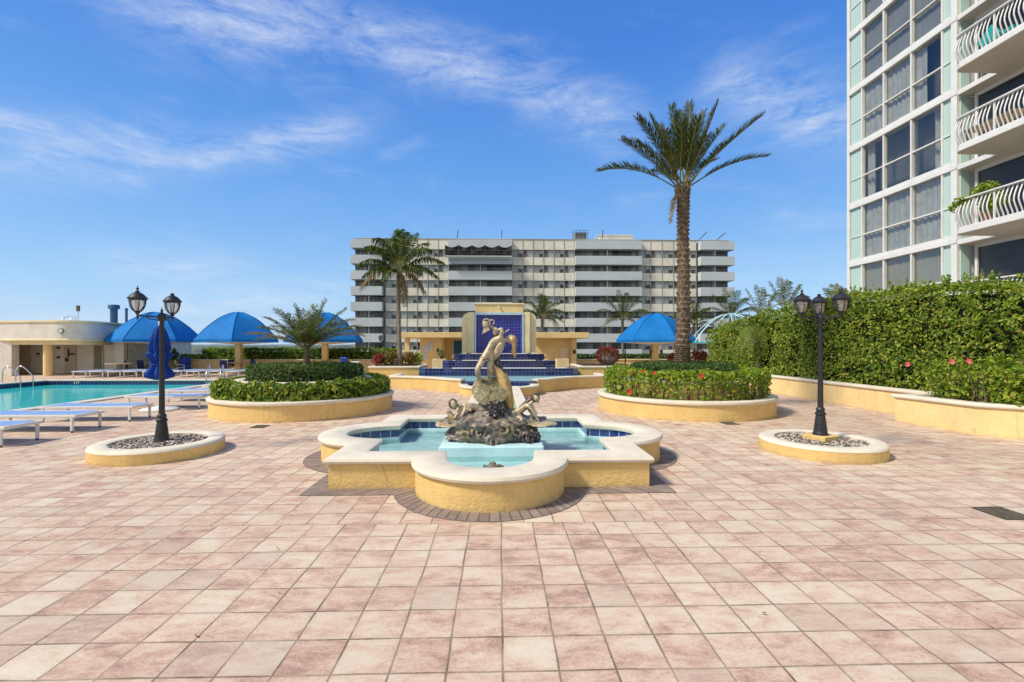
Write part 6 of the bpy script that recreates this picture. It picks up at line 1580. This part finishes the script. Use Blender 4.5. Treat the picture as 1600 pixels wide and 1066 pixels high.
b = MB(); b.box(XB + .35, XB + 1.05, 14.6, 16.2, z + .55, z + .6); b.build('tabletop', M['wood_table'], t)
for x in (XB + .4, XB + 1.0):
    for y in (14.7, 16.1): b = MB(); b.beam((x, y, z), (x, y, z + .55), .06, .06); b.build('leg', M['wood'], t)

# ------------------------------------------------------------------ sky, sun, camera
SUN_EL, SUN_AZ = R(48), R(-112)          # azimuth from +Y towards +X: the sun stands to the left, a little behind the camera
wd = bpy.data.worlds.new('World'); sc.world = wd; wd.use_nodes = True
nt = wd.node_tree; nt.nodes.clear()
wo = nt.nodes.new('ShaderNodeOutputWorld'); bg = nt.nodes.new('ShaderNodeBackground'); nt.links.new(bg.outputs[0], wo.inputs[0])
sky = nt.nodes.new('ShaderNodeTexSky'); sky.sky_type = 'NISHITA'; sky.sun_disc = False; sky.sun_elevation = SUN_EL; sky.sun_rotation = SUN_AZ; sky.air_density = 1.0; sky.dust_density = .4; sky.ozone_density = 2.0
g = nt.nodes.new('ShaderNodeTexCoord').outputs['Generated']
s = nt.nodes.new('ShaderNodeSeparateXYZ'); nt.links.new(g, s.inputs[0])
az = math_(nt, 'ARCTAN2', s.outputs[0], s.outputs[1]); el = math_(nt, 'ARCSINE', s.outputs[2])
cv = nt.nodes.new('ShaderNodeCombineXYZ'); nt.links.new(az, cv.inputs[0]); nt.links.new(el, cv.inputs[1])
def cloud_noise(rot, sx, sy, scale, detail, dist):
    mp = nt.nodes.new('ShaderNodeMapping'); mp.inputs['Rotation'].default_value = (0, 0, rot); mp.inputs['Scale'].default_value = (sx, sy, 1); nt.links.new(cv.outputs[0], mp.inputs[0])
    return noise_tex(nt, mp.outputs[0], scale, detail, .62, dist)
def sph(px, py):
    a = math.atan((px - 800) / FPX); return a + YAW, math.atan((540 - py) / FPX * math.cos(a))
streaks = [((180, -5), (560, 40), 50, .95), ((480, 20), (830, 125), 36, 1.0), ((760, 105), (1000, 205), 36, .8), ((-60, 176), (110, 200), 13, 1.0), ((-60, 250), (300, 225), 44, .85), ((90, 245), (235, 292), 15, .9), ((200, 250), (590, 190), 24, .85), ((590, 245), (665, 218), 9, .35), ((490, 258), (600, 288), 10, .4),
           ((1100, 110), (1360, 205), 44, .95), ((740, 58), (890, 76), 13, .3), ((130, 406), (380, 424), 24, .70), ((200, 472), (560, 462), 26, .75), ((1180, 345), (1360, 342), 22, .4), ((-60, 476), (200, 505), 30, .6), ((300, 505), (560, 500), 22, .55), ((340, 140), (430, 105), 22, .25), ((960, 318), (1040, 312), 14, .25), ((900, 128), (1010, 140), 9, .3), ((1200, 55), (1290, 30), 10, .2), ((1000, 430), (1400, 440), 40, .25)]
tot = None
for (x0, y0), (x1, y1), w, k in streaks:
    a0, e0 = sph(x0, y0); a1, e1 = sph(x1, y1); ac, ec = (a0 + a1) / 2, (e0 + e1) / 2
    th = math.atan2(e1 - e0, a1 - a0); Ls = max(.02, math.hypot(a1 - a0, e1 - e0) * .5); W = w / FPX * math.cos(ac - YAW) ** .8
    da = math_(nt, 'SUBTRACT', az, ac); de = math_(nt, 'SUBTRACT', el, ec)
    p = math_(nt, 'MULTIPLY', math_(nt, 'ADD', math_(nt, 'MULTIPLY', da, math.cos(th)), math_(nt, 'MULTIPLY', de, math.sin(th))), 1 / Ls)
    q = math_(nt, 'MULTIPLY', math_(nt, 'SUBTRACT', math_(nt, 'MULTIPLY', de, math.cos(th)), math_(nt, 'MULTIPLY', da, math.sin(th))), 1 / W)
    p2 = math_(nt, 'POWER', math_(nt, 'ABSOLUTE', p), 4.0)
    gq = math_(nt, 'POWER', 2.718, math_(nt, 'MULTIPLY', math_(nt, 'ADD', p2, math_(nt, 'MULTIPLY', q, q)), -1.0))
    gq = math_(nt, 'MULTIPLY', gq, k)
    tot = gq if tot is None else math_(nt, 'MAXIMUM', tot, gq)
n1 = cloud_noise(R(-14), 2.2, 8, 2.2, 6, 1.0); n2 = cloud_noise(R(-22), 4, 15, 2.6, 6, .8); n3 = cloud_noise(R(-14), 16, 30, 3.0, 5, 1.0)
nn_ = math_(nt, 'ADD', math_(nt, 'MULTIPLY', n1, .55), math_(nt, 'ADD', math_(nt, 'MULTIPLY', n2, .3), math_(nt, 'MULTIPLY', n3, .15)))
mr_ = nd(nt, 'ShaderNodeMapRange'); nt.links.new(nn_, mr_.inputs[0]); mr_.inputs[1].default_value = .38; mr_.inputs[2].default_value = .70
cl = math_(nt, 'MULTIPLY', tot, mr_.outputs[0])
wisp = math_(nt, 'MULTIPLY', math_(nt, 'SUBTRACT', n1, .54, clamp=True), .5)
cl = math_(nt, 'ADD', cl, wisp, clamp=True)
K_ = 1 / (SKY_STR * 2 ** EXPO)
deep = ramp(nt, s.outputs[2], [(0.0, (.43, .63, .87)), (.10, (.34, .59, .90)), (.22, (.20, .45, .87)), (.34, (.12, .35, .83)), (.52, (.055, .23, .73)), (1.0, (.035, .14, .52))])
deep = mix(nt, 1.0, deep, (K_, K_, K_), 'MULTIPLY')
tint = mix(nt, .90, sky.outputs[0], deep)          # clear-air blue over the physical sky
# unseen white veil added to the sky behind the viewer, as neutral fill light
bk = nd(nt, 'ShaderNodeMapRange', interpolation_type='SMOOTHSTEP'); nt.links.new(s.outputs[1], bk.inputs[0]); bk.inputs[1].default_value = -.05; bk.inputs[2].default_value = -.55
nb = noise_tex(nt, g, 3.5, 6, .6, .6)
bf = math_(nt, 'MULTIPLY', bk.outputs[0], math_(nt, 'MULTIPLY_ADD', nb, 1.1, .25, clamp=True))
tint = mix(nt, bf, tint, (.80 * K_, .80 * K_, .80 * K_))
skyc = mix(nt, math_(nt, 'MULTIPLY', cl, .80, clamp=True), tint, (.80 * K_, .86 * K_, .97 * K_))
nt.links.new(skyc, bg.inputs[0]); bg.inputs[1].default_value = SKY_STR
su = bpy.data.lights.new('sun', 'SUN'); su.energy = SUN_STR; su.angle = R(SUN_ANG); su.color = SUN_COL
so = bpy.data.objects.new('sun', su); COL.objects.link(so); so.location = (-30, -10, 40)
dv = Vector((math.cos(SUN_EL) * math.sin(SUN_AZ), math.cos(SUN_EL) * math.cos(SUN_AZ), math.sin(SUN_EL)))
so.rotation_euler = dv.to_track_quat('Z', 'Y').to_euler()
cam = bpy.data.cameras.new('camera'); cam.lens = FPX / 1600 * 36; cam.sensor_width = 36; cam.shift_y = 7 / 1600; cam.clip_start = .05; cam.clip_end = 20000
co = bpy.data.objects.new('camera', cam); COL.objects.link(co); co.location = (0, 0, EYE); co.rotation_euler = (R(90), 0, -YAW); sc.camera = co
vs_ = sc.view_settings; vs_.view_transform = 'Standard'; vs_.look = 'None'; vs_.exposure = EXPO; vs_.gamma = 1; vs_.use_curve_mapping = False
sc.cycles.max_bounces = 8; sc.cycles.transparent_max_bounces = 12; sc.cycles.use_denoising = True; sc.cycles.caustics_reflective = False; sc.cycles.caustics_refractive = False; sc.cycles.sample_clamp_indirect = 6
sc.render.film_transparent = False
